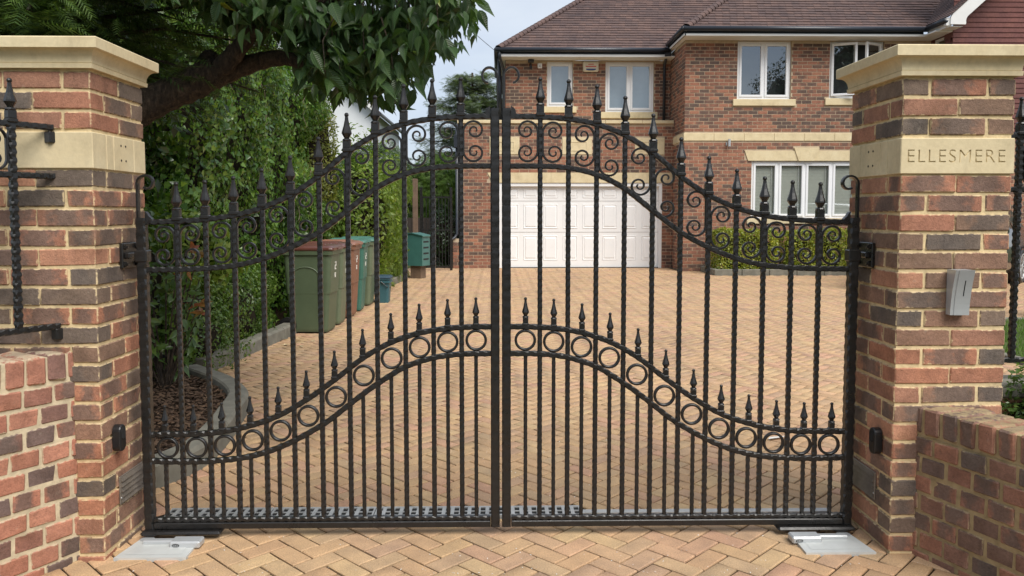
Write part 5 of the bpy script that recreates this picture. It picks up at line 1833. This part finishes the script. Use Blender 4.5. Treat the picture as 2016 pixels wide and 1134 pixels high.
# ------------------------------------------------------------------ car on the far right of the drive
def make_car(x, y, rz):
    r = thing('parked_car', 'black car with silver alloy wheels parked beyond the lawn', 'car', (x, y, 0), rz)
    pm_, nt, b = new_mat('black car paint')
    b.inputs['Base Color'].default_value = (.012, .013, .015, 1); b.inputs['Roughness'].default_value = .18; b.inputs['Coat Weight'].default_value = .6
    gm_, nt, b = new_mat('dark car glass')
    b.inputs['Base Color'].default_value = (.02, .035, .03, 1); b.inputs['Roughness'].default_value = .04; b.inputs['Specular IOR Level'].default_value = .9
    # stations along x (nose at -2.2): half width, sill, shoulder height, roof height, roof half width
    st = [(-2.22, .62, .30, .62, .66, .5), (-2.10, .78, .22, .74, .80, .6), (-1.7, .87, .20, .86, .93, .66), (-1.05, .90, .20, .95, 1.02, .68), (-.55, .91, .20, .98, 1.30, .66), (-.10, .91, .20, .99, 1.58, .62), (.6, .91, .20, 1.00, 1.63, .62), (1.4, .90, .20, 1.02, 1.58, .60), (1.85, .88, .22, 1.02, 1.40, .56), (2.12, .84, .28, .96, 1.04, .6), (2.2, .74, .36, .80, .84, .55)]
    rings = []
    for (px, w, s, sh, rf, rw) in st:
        P = [(px, -w * .9, s), (px, -w, s + .18), (px, -w, (s + sh) / 2 + .05), (px, -w * .975, sh), (px, -rw, rf - .05), (px, -rw * .82, rf)]
        rings.append(P + [(a, -bb, c) for a, bb, c in reversed(P)])
    body = MB().loft(rings).build('body', pm_, r, sm=True)
    # glass along the side, windscreen
    for sy in (-1, 1):
        for (i0, i1, f0, f1) in ((4, 5, .5, 1), (5, 6, .06, 1), (6, 7, .06, .94), (7, 8, .05, .7)):
            q = []
            for (i, f, t) in ((i0, f0, .12), (i1, f1 if False else 1.0, .12), (i1, 1.0, .86), (i0, f0, .86)):
                a = st[i0]; c = st[i1]
                f_ = f0 if i == i0 else (f1 if i1 != 8 else .7)
                px = a[0] + (c[0] - a[0]) * f_
                w = np.interp(f_, (0, 1), (a[1], c[1])) * .975; sh = np.interp(f_, (0, 1), (a[3], c[3])); rf = np.interp(f_, (0, 1), (a[4], c[4])) - .05; rw = np.interp(f_, (0, 1), (a[5], c[5]))
                q.append((px, sy * (w + (rw - w) * t + .008), sh + (rf - sh) * t))
            MB().add(q, [(0, 1, 2, 3) if sy < 0 else (3, 2, 1, 0)]).build('side_window', gm_, r)
    ws = [(-1.02, -.62, 1.03), (-1.02, .62, 1.03), (-.12, .55, 1.575), (-.12, -.55, 1.575)]
    MB().add([(a - .02, b_, c + .02) for a, b_, c in ws], [(0, 1, 2, 3)]).build('windscreen', gm_, r)
    for wx in (-1.38, 1.35):
        for sy in (-1, 1):
            Mx = Matrix.Translation((wx, sy * .80, .33)) @ Euler((-sy * pi / 2, 0, 0)).to_matrix().to_4x4()
            MB().lathe([(.36, -.16), (.385, -.10), (.385, .118)], 28, Mx, close=False).build('wheel_arch', M['black_plastic'], r)
            w = MB().lathe([(.20, -.10), (.30, -.11), (.33, -.09), (.335, 0), (.33, .09), (.30, .118), (.245, .112), (.235, .09)], 30, Mx).build('wheel', M['black_plastic'], r)
            rim = MB()
            rim.lathe([(.238, .09), (.245, .112), (.228, .114), (.215, .085)], 30, Mx, close=False)
            rim.lathe([(.055, .06), (.05, .105), (.02, .11)], 14, Mx)
            for k in range(10):
                a = 2 * pi * k / 10
                R_ = Mx @ Matrix.Rotation(a, 4, 'Z')
                rim.add([(.035, -.016, .10), (.225, -.011 - .012, .105), (.225, .0 - .012, .105), (.04, .006, .10), (.035, -.016, .07), (.225, -.023, .08), (.225, -.012, .08), (.04, .006, .07)],
                        [(0, 1, 2, 3), (0, 4, 5, 1), (3, 2, 6, 7)], R_)
            rim.build('rim', M['galv'], w)
    for sy in (-1, 1):
        MB().cbox(-2.16, -1.92, sy * .60 - .14, sy * .60 + .14, .62, .74, .03).build('headlight', M['glass'], r)
        MB().cbox(-.72, -.58, sy * .98 - .09, sy * .98 + .09, .98, 1.10, .03).build('mirror', pm_, r)
        MB().cbox(2.06, 2.2, sy * .62 - .14, sy * .62 + .14, .78, .90, .02).build('tail_light', M['red_plastic'], r)
    return r
make_car(8.53, 14.66, radians(45))

# ------------------------------------------------------------------ white house beyond the hedge
nh = thing('rendered_house', 'white rendered house gable showing beyond the hedge under the tree', 'house', (-9.78, 34, 0.32))
hw = 4.45
ap = 5.35 + hw * math.tan(radians(40))
MB().prism([(-hw, -.1), (hw, -.1), (hw, 5.35), (0, ap), (-hw, 5.35)], 0, 9).build('wall', M['render_white'], nh)
ov = .32
rt = math.tan(radians(40))
for s in (-1, 1):
    pl = [(s * (hw + ov), 5.42 - ov * rt), (0, ap + .07), (0, ap + .24), (s * (hw + ov), 5.60 - ov * rt)]
    MB().prism(pl if s < 0 else pl[::-1], -.35, 9.3).build('roof', M['roof'], nh)
    pl = [(s * (hw + ov), 5.36 - ov * rt), (0, ap + .01), (0, ap + .20), (s * (hw + ov), 5.56 - ov * rt)]
    MB().prism(pl if s < 0 else pl[::-1], -.39, -.352).build('barge_board', M['soffit'], nh)
    MB().tube([(s * (hw + ov + .05), -.4, 5.45 - ov * rt), (s * (hw + ov + .05), 9.2, 5.43 - ov * rt)], .07, 8).build('gutter', M['gutter'], nh)
MB().cbox(-.6, .6, -.03, .02, 3.0, 4.2, .01).build('window_frame', M['upvc'], nh)
MB().cbox(-.5, .5, -.036, -.028, 3.1, 4.1, .004).build('pane', M['room'], nh)

# telephone cable and its pole
pole = thing('telegraph_pole', 'brown timber telephone pole out on the roadside', 'pole', (-3.9, -9.5, 0))
MB().tube([(0, 0, -.2), (0, 0, 7.0)], .13, 12, r1=.09).build('post', M['wood'], pole)
MB().cbox(-.4, .4, -.05, .05, 6.5, 6.6, .01).build('cross_arm', M['wood'], pole)
a_, b_ = Vector((-3.9, -9.5, 3.95)), Vector((-.02, 19.25, 5.22))
pts = [a_.lerp(b_, k / 24) - Vector((0, 0, .35 * 4 * (k / 24) * (1 - k / 24))) for k in range(25)]
cb = tag(MB().tube(pts, .006, 5).build('cable', M['black_plastic']), 'thin black telephone cable running from the roadside pole to the house eaves', 'cable')

# ------------------------------------------------------------------ vegetation
def veg(name, label, cat, loc=(0, 0, 0), group=None):
    return thing(name, label, cat, loc, 0, group)
def rel(P, loc):
    return P - np.array(loc)
def lumpy_core(c, rad, seed, sub=3, lump=.25):
    mb = MB()
    n, mseg = 10, 14
    V, F = [], []
    for i in range(n + 1):
        th = pi * i / n
        for k in range(mseg):
            ph = 2 * pi * k / mseg
            V.append((sin(th) * cos(ph), sin(th) * sin(ph), cos(th)))
    D = np.array(V)
    kf = 1 + (vnoise(D * 2.2 + seed, seed) - .5) * lump * 2
    P = np.array(c) + D * np.array(rad) * kf[:, None]
    for i in range(n):
        for k in range(mseg):
            k2 = (k + 1) % mseg
            F.append((i * mseg + k, (i + 1) * mseg + k, (i + 1) * mseg + k2, i * mseg + k2))
    mb.add([tuple(p) for p in P], F)
    return mb

def hedge_box(name, label, cat, x0, x1, y0, y1, z0, z1, faces, n, kind, mat, size, lump=.15, depth=.18, rt=.25, freq=1.6, seed=1, core=.30, spread=.7, down=.5, group=None, kind_=None, clump=.0, vines=False):
    loc = ((x0 + x1) / 2, (y0 + y1) / 2, 0)
    r = veg(name, label, cat, loc, group)
    P, N = box_shell(n, x0, x1, y0, y1, z0, z1, faces, lump, depth, rt, freq, seed)
    if clump:
        m = vnoise(P * 4.2, seed + 9) > clump
        P, N = P[m], N[m]
    Nn, T = foliage_dirs(N, spread, down)
    S = RNG.uniform(size * .6, size * 1.35, len(P))
    leaves('foliage', kind, rel(P, loc), Nn, T, S, mat, r)
    if vines:
        for k in range(10):
            vb = MB()
            if k % 3: st, ax = [x1 + .02, random.uniform(y0 + .3, y1 - .2)], 1
            else: st, ax = [random.uniform(x0 + .5, x1 - .1), y0 - .02], 0
            z = random.uniform(z1 * .45, z1 * .92)
            pth = []
            for q in range(9):
                st[ax] += random.uniform(-.05, .05)
                pth.append((st[0] - loc[0] + random.uniform(-.04, .03), st[1] - loc[1] + random.uniform(-.04, .03), z))
                z -= random.uniform(.05, .13)
            vb.tube(pth, .0065, 5, r1=.003)
            vb.build('vine_stem', M['bark_pale'], r)
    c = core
    MB().cbox(x0 + c - loc[0], x1 - c - loc[0], y0 + c - loc[1], y1 - c - loc[1], max(z0, 0) + .05, z1 - c * 1.1, min(.2, (x1 - x0) * .2)).build('dark_core', M['dark_core'], r)  # solid dark box, blocks views through and paints the inner shade
    return r

def blob_bush(name, label, cat, c, rad, n, kind, mat, size, seed=1, lump=.25, depth=.16, group=None, spread=.8, down=.4, core=.68, stem=None, extra=None):
    loc = (c[0], c[1], 0)
    r = veg(name, label, cat, loc, group)
    P, N = blob_shell(n, c, rad, lump, depth, 1.2, seed)
    P = P[P[:, 2] > .03]; N = N[:len(P)] if False else unit(P - np.array(c))
    Nn, T = foliage_dirs(N, spread, down)
    S = RNG.uniform(size * .6, size * 1.35, len(P))
    leaves('foliage', kind, rel(P, loc), Nn, T, S, mat, r)
    lumpy_core((0, 0, c[2]), [q * core for q in rad], seed).build('dark_core', M['dark_core'], r, sm=True)  # solid dark lump in place of the shade within the bush
    if stem:
        MB().tube([(0, 0, -.05), (.03, 0, c[2] * .5), (0, 0, c[2])], stem, 8, r1=stem * .6).build('trunk', M['bark'], r)
    return r

# tall ivy covered hedge along the left of the drive
hedge_box('ivy_hedge', 'tall dark ivy covered hedge along the left side of the drive', 'hedge', -4.6, -2.66, 7.0, 12.3, 0, 3.55, ['+x', '-y', '+z', '+y'], 52000, 'ivy', M['leaf_ivy'], .056, lump=.30, depth=.22, rt=.5, freq=1.7, seed=3, core=.28, clump=.14, vines=True)
hedge_box('climber_column', 'narrow column of dark climbing leaves past the last bin', 'climber', -2.62, -2.12, 13.2, 13.9, 0, 2.25, ['+x', '-y', '+z'], 3500, 'ivy', M['leaf_ivy'], .06, lump=.12, depth=.1, rt=.2, freq=2, seed=5, core=.16)
blob_bush('variegated_shrub', 'pale green leafy shrub growing above the farthest bins', 'shrub', (-2.32, 13.3, 1.15), (.62, .6, 1.28), 7500, 'small', M['leaf_lime'], .085, seed=7, lump=.4, depth=.2)
blob_bush('yellow_shrub', 'yellow green shrub at the right hand end of the tall ivy hedge', 'shrub', (-2.96, 12.6, 1.80), (.42, .5, 1.85), 14000, 'small', M['leaf_yellow'], .055, seed=9, lump=.16, depth=.12, core=.8)
hedge_box('conifer_hedge', 'bright green feathery hedge running up to the teal parcel box', 'hedge', -3.0, -1.98, 14.0, 17.2, 0, 2.25, ['+x', '-y', '+z'], 7500, 'frond', M['leaf_lime'], .15, lump=.16, depth=.12, rt=.3, freq=1.7, seed=11, core=.3, down=1.3)
hedge_box('laurel_hedge', 'mid green leafy hedge behind the row of bins', 'hedge', -3.4, -2.55, 10.8, 14.2, 0, 1.55, ['+x', '-y', '+z'], 7000, 'small', M['leaf_shrub'], .085, lump=.2, depth=.15, rt=.3, seed=13, core=.3)
blob_bush('dome_conifer', 'round dark green conifer behind the feathery hedge', 'tree', (-3.5, 22.5, 2.0), (1.35, 1.2, 1.35), 4500, 'frond', M['leaf_conifer'], .26, seed=15, lump=.2, stem=.12)
blob_bush('bright_bush', 'bright green bush in the gap behind the side gate', 'shrub', (-1.85, 22.5, 1.75), (.85, .7, 1.15), 5000, 'frond', M['leaf_conifer_bright'], .2, seed=17, lump=.25)
blob_bush('passage_shade_bush', 'dark leafy bush with pale flecks, added for passage shade, right behind the bars of the side gate', 'shrub', (-1.35, 20.1, .65), (.42, .4, .85), 2600, 'small', M['leaf_dark'], .07, seed=18)  # dark bush added to fill the shadowed passage behind the gate

# grey green cedar far behind, beside the house
def cedar():
    loc = (-.95, 30, 0)
    r = veg('cedar_tree', 'tall grey green conifer standing left of the house against the sky', 'tree', loc)
    Ps, Ns, Ts = [], [], []
    tr = MB().tube([(0, 0, -.1), (.05, 0, 3), (0, 0, 6.6)], .17, 8, r1=.04)
    tr.build('trunk', M['bark'], r)
    lb_ = MB()
    for k in range(120):
        z = 1.2 + 5.3 * (k / 120) ** .9
        L = (1.65 * (1 - ((z - 1.2) / 5.75) ** 3.2) + .25) * random.uniform(.6, 1.15)
        a = k * 2.4 + random.uniform(-.5, .5)
        d = np.array([cos(a), sin(a) * .8, random.uniform(-.05, .3)])
        tip = np.array([0, 0, z]) + d * L
        lb_.tube([(0, 0, z), tuple(np.array([0, 0, z]) + d * L * .6), tuple(tip)], .025, 5, r1=.006)
        n = int(40 + 70 * L)
        t = RNG.uniform(.2, 1.05, n) ** .8
        p = np.array([0, 0, z]) + d[None] * (L * t)[:, None] + rnd(n) * np.array([.16, .16, .09]) * (.5 + t)[:, None]
        Ps.append(p); Ns.append(unit(np.array([0, 0, 1.]) + rnd(n) * .6)); Ts.append(unit(d[None] + rnd(n) * .8 + np.array([0, 0, -.35])))
    lb_.build('branches', M['bark'], r)
    P = np.concatenate(Ps)
    leaves('foliage', 'frond', P, np.concatenate(Ns), np.concatenate(Ts), RNG.uniform(.16, .32, len(P)), M['leaf_cedar'], r)
cedar()

# dark trees massed behind the left pier
def leafy_tree(name, label, base, crown_c, crown_r, n, kind, mat, size, seed, trunk_r=.16, cat='tree', depth=.3, core=.6, lump=.35):
    r = veg(name, label, cat, base)
    b = np.array(base)
    MB().tube([(0, 0, -.1), (.04, .03, crown_c[2] * .4), tuple(np.array(crown_c) - b)], trunk_r, 10, r1=trunk_r * .45).build('trunk', M['bark'], r)
    P, N = blob_shell(n, crown_c, crown_r, lump, depth, 1.6, seed)
    P = P[P[:, 2] > .15]; N = unit(P - np.array(crown_c))
    Nn, T = foliage_dirs(N, .8, .7)
    leaves('crown', kind, P - b, Nn, T, RNG.uniform(size * .6, size * 1.4, len(P)), mat, r)
    lumpy_core(tuple(np.array(crown_c) - b), [q * core for q in crown_r], seed).build('dark_inner_core', M['dark_core'], r, sm=True)  # opaque dark core painted as the shade deep in the crown
    return r
leafy_tree('evergreen_tree', 'large dark evergreen tree rising behind the ivy hedge', (-6.2, 9.8, 0), (-6.0, 9.6, 3.6), (2.6, 2.6, 3.2), 12000, 'ivy', M['leaf_dark'], .11, 21, .22)
leafy_tree('evergreen_tree', 'dark evergreen tree filling the space behind the leaning trunk', (-4.6, 6.6, 0), (-4.4, 6.6, 2.6), (1.75, 1.2, 2.6), 15000, 'small', M['leaf_dark'], .095, 23, .16)
leafy_tree('evergreen_tree', 'dark evergreen tree overhanging the top of the ivy hedge', (-5.0, 9.2, 0), (-4.7, 9.4, 4.6), (1.7, 1.9, 1.6), 10000, 'small', M['leaf_dark'], .095, 25, .16)

# cypress over the left pier, bright tips on drooping sprays
def cypress():
    base = (-2.72, 4.75, 0)
    r = veg('cypress_tree', 'dark cypress with bright drooping tips overhanging the left pier', 'tree', base)
    b = np.array(base)
    MB().tube([(0, 0, -.1), (.02, .02, 2.0), (0, 0, 4.8)], .105, 10, r1=.04).build('trunk', M['bark'], r)
    Ps, Ns, Ts, lim = [], [], [], MB()
    for k in range(150):
        z = random.uniform(2.05, 4.9)
        a = random.uniform(0, 2 * pi)
        L = random.uniform(.7, 1.75) * (1 if z < 4 else .7)
        d = np.array([cos(a), sin(a) * .9, random.uniform(-.05, .25)])
        lim.tube([(0, 0, z), tuple(np.array([0, 0, z]) + d * L * .55), tuple(np.array([0, 0, z - .12 * L]) + d * L)], .016, 5, r1=.004)
        n = int(95 * L)
        t = RNG.uniform(.15, 1.0, n)
        p = np.array([0, 0, z]) + d[None] * (L * t)[:, None] + rnd(n) * np.array([.17, .17, .10]) - np.array([0, 0, .12])[None] * (L * t ** 2)[:, None]
        Ps.append(p); Ns.append(unit(np.array([0, 0, 1.]) + rnd(n) * .5)); Ts.append(unit(d[None] + rnd(n) * .7 + np.array([0, 0, -.55])))
    lim.build('branches', M['bark'], r)
    P = np.concatenate(Ps); N = np.concatenate(Ns); T = np.concatenate(Ts)
    low = (P[:, 2] + 0) < 2.0
    P, N, T = P[~low], N[~low], T[~low]
    leaves('crown', 'frond', P, N, T, RNG.uniform(.10, .20, len(P)), M['leaf_conifer'], r)
    n = 420
    tips = np.stack([RNG.uniform(-.75, 1.1, n), RNG.uniform(-1.5, -.6, n), RNG.uniform(2.28, 2.75, n)], 1)
    tips = tips[(vnoise(tips * 5, 77) > .56)]
    Nn = unit(np.array([.2, -.5, .8]) + rnd(len(tips)) * .4); Tt = unit(rnd(len(tips)) * .6 + np.array([.5, -.2, -.7]))
    leaves('lit_sprays', 'frond', tips, Nn, Tt, RNG.uniform(.08, .15, len(tips)), M['leaf_conifer_bright'], r)  # paler sprays put where tips catch the light; brightness lies in the colour
cypress()

# large leaved tree with the leaning trunk
def big_tree():
    base = (-2.62, 4.55, 0)
    r = veg('broadleaf_tree', 'leaning tree with large pointed leaves hanging over the left gate', 'tree', base)
    b = np.array(base)
    L = lambda P: [tuple(np.array(p) - b) for p in P]
    def limb(P, r0, r1, n=10, k=6):
        q = catmull([tuple(p) for p in L(P)], k)
        rr = [(r0 + (r1 - r0) * i / (len(q) - 1)) * random.uniform(.92, 1.1) for i in range(len(q))]
        return q, rr
    tb = MB()
    q, rr = limb([(-2.62, 4.55, -.1), (-2.62, 4.5, .8), (-2.52, 4.48, 1.42), (-2.27, 4.42, 1.75), (-1.97, 4.4, 1.935), (-1.72, 4.4, 2.05), (-1.53, 4.4, 2.14)], .115, .082)
    tb.tube(q, rr, 12)
    tb.build('trunk', M['bark'], r, sm=True)
    brs = [([(-1.60, 4.4, 2.08), (-1.45, 4.36, 2.2), (-1.31, 4.34, 2.38), (-1.18, 4.32, 2.7), (-1.1, 4.3, 3.2)], .062, .02),
           ([(-1.56, 4.4, 2.10), (-1.36, 4.44, 2.19), (-1.17, 4.42, 2.215), (-.97, 4.36, 2.15), (-.72, 4.3, 2.17), (-.45, 4.25, 2.30)], .06, .014),
           ([(-1.66, 4.4, 2.04), (-1.62, 4.44, 2.16), (-1.60, 4.5, 2.24)], .07, .052),
           ([(-1.36, 4.35, 2.30), (-1.1, 4.2, 2.40), (-.75, 4.1, 2.47), (-.35, 4.05, 2.50)], .03, .008),
           ([(-1.3, 4.34, 2.4), (-1.55, 4.1, 2.55), (-1.8, 3.9, 2.6)], .03, .008),
           ([(-1.2, 4.32, 2.65), (-.9, 4.4, 2.8), (-.4, 4.4, 2.95)], .03, .008)]
    for P, a, c in brs:
        q, rr = limb(P, a, c)
        MB().tube(q, rr, 10).build('branch', M['bark'], r, sm=True)
    # leaf clusters on hanging shoots
    def lower_edge(x):          # lowest leaf tips along the crown, metres
        px = [330, 430, 480, 530, 590, 612, 640, 700, 760, 795, 830, 870, 905, 932]
        py = [5, 35, 66, 92, 108, 165, 196, 208, 222, 214, 150, 122, 92, 55]
        return np.interp(x, [(q - 980) * 4.3 / 1550 for q in px], [CAMH + (418 - q) * 4.3 / 1550 for q in py])
    C = []
    while len(C) < 640:
        x, y, z = random.uniform(-2.0, -.17), random.uniform(3.85, 4.85), random.uniform(1.95, 3.1)
        lo = lower_edge(x * 4.3 / y) 
        lo = CAMH + (lo - CAMH) * y / 4.3 + .09
        if z < lo: continue
        if z > lo + .5 and random.random() < .45: continue
        if x > -.5 and z > 2.45 + (-.08 - x) * .9 + .25: continue
        C.append((x, y, z))
    C = np.array(C)
    per = 9
    n = len(C) * per
    P = np.repeat(C, per, 0) + rnd(n) * np.array([.085, .10, .08])
    out = rnd(n)
    T = unit(out * .62 + np.array([.12, -.05, -1.0]))
    N = unit(np.array([.15, -.45, .45]) + rnd(n) * 1.05)
    S = .062 + .078 * RNG.uniform(0, 1, n) ** 1.4
    V, F = leaf_arrays('broad', P - b, N, T, S)
    # the 300 nearest leaves are parts of their own
    px = P[:, 0] * 1550 / P[:, 1] + 980; pz = 418 - (P[:, 2] - CAMH) * 1550 / P[:, 1]
    vis = (pz > -30) & (pz < 230) & (px > 320)
    score = S / P[:, 1] * 1.0 - np.where(vis, 0, 10) - (P[:, 1] - 3.85) * .02
    pick = np.argsort(-score)[:298]
    keep = np.ones(n, bool); keep[pick] = False
    kk = len(leaf_template('broad')[0])
    V2, F2 = leaf_arrays('broad', (P - b)[keep], N[keep], T[keep], S[keep])
    # shade part of the crown above and behind the view
    m = 2600
    Q = np.stack([RNG.uniform(-3.6, .3, m), RNG.uniform(2.9, 6.2, m), RNG.uniform(2.95, 4.3, m)], 1)
    Q = Q[((Q[:, 0] + 1.6) / 1.8) ** 2 + ((Q[:, 1] - 4.4) / 1.55) ** 2 < 1]
    V3, F3 = leaf_arrays('broad', Q - b, unit(np.array([0, 0, .8]) + rnd(len(Q)) * .6), unit(rnd(len(Q)) + np.array([0, 0, -.6])), RNG.uniform(.10, .16, len(Q)))
    tag(obj('foliage', np_mesh('foliage', np.concatenate([V2, V3]), np.concatenate([F2, F3 + len(V2)]), M['leaf_big'], np.tile(leaf_template('broad')[0][:, :2], (int(keep.sum()) + len(Q), 1)), True), r), kind='stuff')
    LV, LF = leaf_template('broad')
    lm = np_mesh('leaf', LV, LF, M['leaf_big'], LV[:, :2], True)
    lnew = np_mesh('leaf', LV, LF, M['leaf_new'], LV[:, :2], True)
    Nn = unit(N); Tn = unit(T - Nn * np.sum(T * Nn, 1, keepdims=True)); Xn = np.cross(Tn, Nn)
    for c, i in enumerate(pick):
        R_ = Matrix(((Xn[i][0], Tn[i][0], Nn[i][0]), (Xn[i][1], Tn[i][1], Nn[i][1]), (Xn[i][2], Tn[i][2], Nn[i][2])))
        o = obj('leaf', lnew if random.random() < .012 else lm, r, tuple(P[i] - b), R_.to_euler())
        o.scale = (S[i],) * 3
    # thin hanging shoots
    tw = MB()
    for c in C[::3]:
        tw.tube([tuple(c - b + np.array([random.uniform(-.1, .1), random.uniform(-.1, .1), .28])), tuple(c - b + np.array([0, 0, .1])), tuple(c - b + np.array([.01, 0, -.05]))], .0045, 4, r1=.002)
    tw.build('shoots', M['bark'], r)
big_tree()

# shrubs on the planting bed
blob_bush('ground_shrub', 'low spreading small leaved shrub behind the bend of the kerb', 'shrub', (-2.86, 6.95, .30), (.55, .60, .50), 8000, 'small', M['leaf_shrub'], .036, seed=31, lump=.3, down=.1)
blob_bush('ground_shrub', 'taller small leaved shrub along the straight kerb next to the first bin', 'shrub', (-2.83, 8.1, .42), (.46, .80, .60), 8500, 'small', M['leaf_shrub'], .04, seed=33, lump=.3, down=.1)
blob_bush('leafy_shrub', 'bright lobed leaf shrub rising in front of the ivy hedge', 'shrub', (-3.0, 7.3, .98), (.50, .50, .46), 4200, 'ivy', M['leaf_lime'], .06, seed=35, lump=.35)
blob_bush('leafy_shrub', 'mixed green shrub in the dark corner beside the hedge pier', 'shrub', (-3.15, 6.2, .75), (.65, .55, .85), 5200, 'small', M['leaf_shrub'], .075, seed=37, lump=.35)
def photinia():
    base = (-2.48, 5.85, 0)
    r = veg('photinia', 'small shrub with red young leaves beside the gate hinge pier', 'shrub', base)
    b = np.array(base)
    st = MB()
    Pg, Pr = [], []
    for k in range(24):
        a = random.uniform(0, 2 * pi); h = random.uniform(.3, 1.12)
        tip = np.array([cos(a) * .26, sin(a) * .24, h])
        st.tube([(0, 0, 0), tuple(tip * .5 + np.array([0, 0, .05])), tuple(tip)], .009, 5, r1=.004)
        for j in range(9):
            t = .4 + .6 * j / 8
            Pg.append(tip * t + np.array([random.uniform(-.03, .03) for _ in range(3)]))
        if k % 2 == 0:
            for j in range(5): Pr.append(tip + np.array([random.uniform(-.02, .02) for _ in range(3)]))
    st.build('stems', M['bark'], r)
    Pg, Pr = np.array(Pg), np.array(Pr)
    leaves('foliage', 'broad', Pg, unit(np.array([.2, -.5, .7]) + rnd(len(Pg)) * .6), unit(rnd(len(Pg)) + np.array([0, -.1, .0])), RNG.uniform(.07, .11, len(Pg)), M['leaf_shrub'], r)
    leaves('young_leaves', 'broad', Pr, unit(np.array([.2, -.5, .7]) + rnd(len(Pr)) * .6), unit(rnd(len(Pr)) * .7 + np.array([0, 0, .5])), RNG.uniform(.06, .10, len(Pr)), M['leaf_red'], r)
photinia()
lp = thing('garden_spotlight', 'small dark garden spotlight standing in the bark at the bed edge', 'lamp', (-2.66, 6.25, .06))
MB().tube([(0, 0, -.05), (0, 0, .10)], .012, 8).build('spike', M['black_plastic'], lp)
MB().cbox(-.035, .035, -.03, .03, .09, .19, .008).build('lamp_body', M['black_plastic'], lp)
MB().tube([(0, 0, .19), (-.03, 0, .26), (-.10, 0, .27)], .008, 6).build('lead', M['black_plastic'], lp)

# clipped hedges in front of the house
for (a, b, lab, s) in ((4.80, 6.18, 'clipped yellow green hedge nearest the garage, longest of the row by the house', 41), (6.30, 7.0, 'clipped hedge second from the garage under the four light window', 43), (7.05, 7.74, 'clipped hedge third from the garage under the four light window', 45), (7.95, 8.75, 'clipped hedge farthest from the garage, close to the gate pier in the view', 47)):
    hedge_box('clipped_hedge', lab, 'hedge', a, b, 17.12, 17.75, .04, .985, ['-y', '+z', '-x', '+x'], int(5200 * (b - a)), 'small', M['leaf_box'], .055, lump=.045, depth=.06, rt=.15, freq=3, seed=s, core=.12, spread=.9, group='clipped hedges along the house front')
blob_bush('box_bush', 'small bright box bush at the right edge against the garden wall', 'shrub', (2.235, 3.13, .42), (.185, .12, .33), 4200, 'small', M['leaf_shrub'], .026, seed=51, lump=.2)
blob_bush('lawn_shrub', 'dark leafy shrub beyond the lawn beside the parked car', 'shrub', (7.5, 9.9, .45), (.45, .4, .55), 2500, 'small', M['leaf_shrub'], .05, seed=53)

# street tree across the road, seen only as a reflection in the windows
leafy_tree('street_tree', 'slimmer street tree across the road, opposite the carved name pier', (19.4, -17, 0), (19.4, -17, 8.4), (2.1, 2.1, 3.1), 5000, 'small', M['leaf_dark'], .24, 61, .2)
leafy_tree('street_tree', 'taller street tree across the road, opposite the hedge side pier', (-8, -18, 0), (-8, -18, 9.5), (4.2, 3.5, 5.5), 7000, 'small', M['leaf_dark'], .34, 63, .25)

hedge_box('roadside_hedge', 'tall dark hedge along the far side of the road', 'hedge', 1.5, 24, -16.2, -15, 0, 4.9, ['+y', '+z', '-x'], 6500, 'small', M['leaf_dark'], .26, lump=.25, depth=.1, seed=71, core=.1)

# small litter
tg = thing('fallen_twig', 'thin bent twig lying on the paving beside the kerb bend', 'twig', (-2.08, 6.05, .008))
MB().tube([(-.21, .36, .004), (-.15, .22, .012), (-.02, .02, .004), (.10, -.14, .006), (.2, -.3, .003)], .005, 5, r1=.003).build('stem', M['bark'], tg)
lt = thing('leaf_scraps', 'scatter of dry leaf scraps on the paving by the bins', 'litter', (-2.2, 8.2, .008))
for k in range(9):
    MB().add([(0, 0, .004), (.05, .012, .012), (.11, 0, .003), (.055, -.02, .006)], [(0, 3, 2, 1)]).build('scrap', M['litter'], lt, (random.uniform(-.18, .22), random.uniform(-.2, .2), 0), (0, 0, random.uniform(0, 6)))
n = 1500
P = np.stack([RNG.uniform(-3, 3.2, n), 2.9 + RNG.uniform(0, 1, n) ** 2 * 8, np.full(n, .002)], 1)
P = P[(P[:, 0] > kerb_x(P[:, 1])) & (np.abs(P[:, 0]) < np.where(P[:, 1] < 3.6, 1.45, 5))]
N = unit(np.array([0, 0, 1.]) + rnd(len(P)) * .3)
lit = leaves('paving_specks', 'small', P, N, rnd(len(P)), RNG.uniform(.003, .011, len(P)), M['paper'])
tag(lit, kind='stuff')
wp_ = tag(MB().add([(0, 0, .006), (.10, .02, .012), (.13, .06, .008), (.03, .05, .005)], [(0, 1, 2, 3)]).build('paper_scrap', M['paper'], None, (1.62, 4.62, .004)), 'pale scrap of paper on the paving behind the right gate leaf', 'litter')
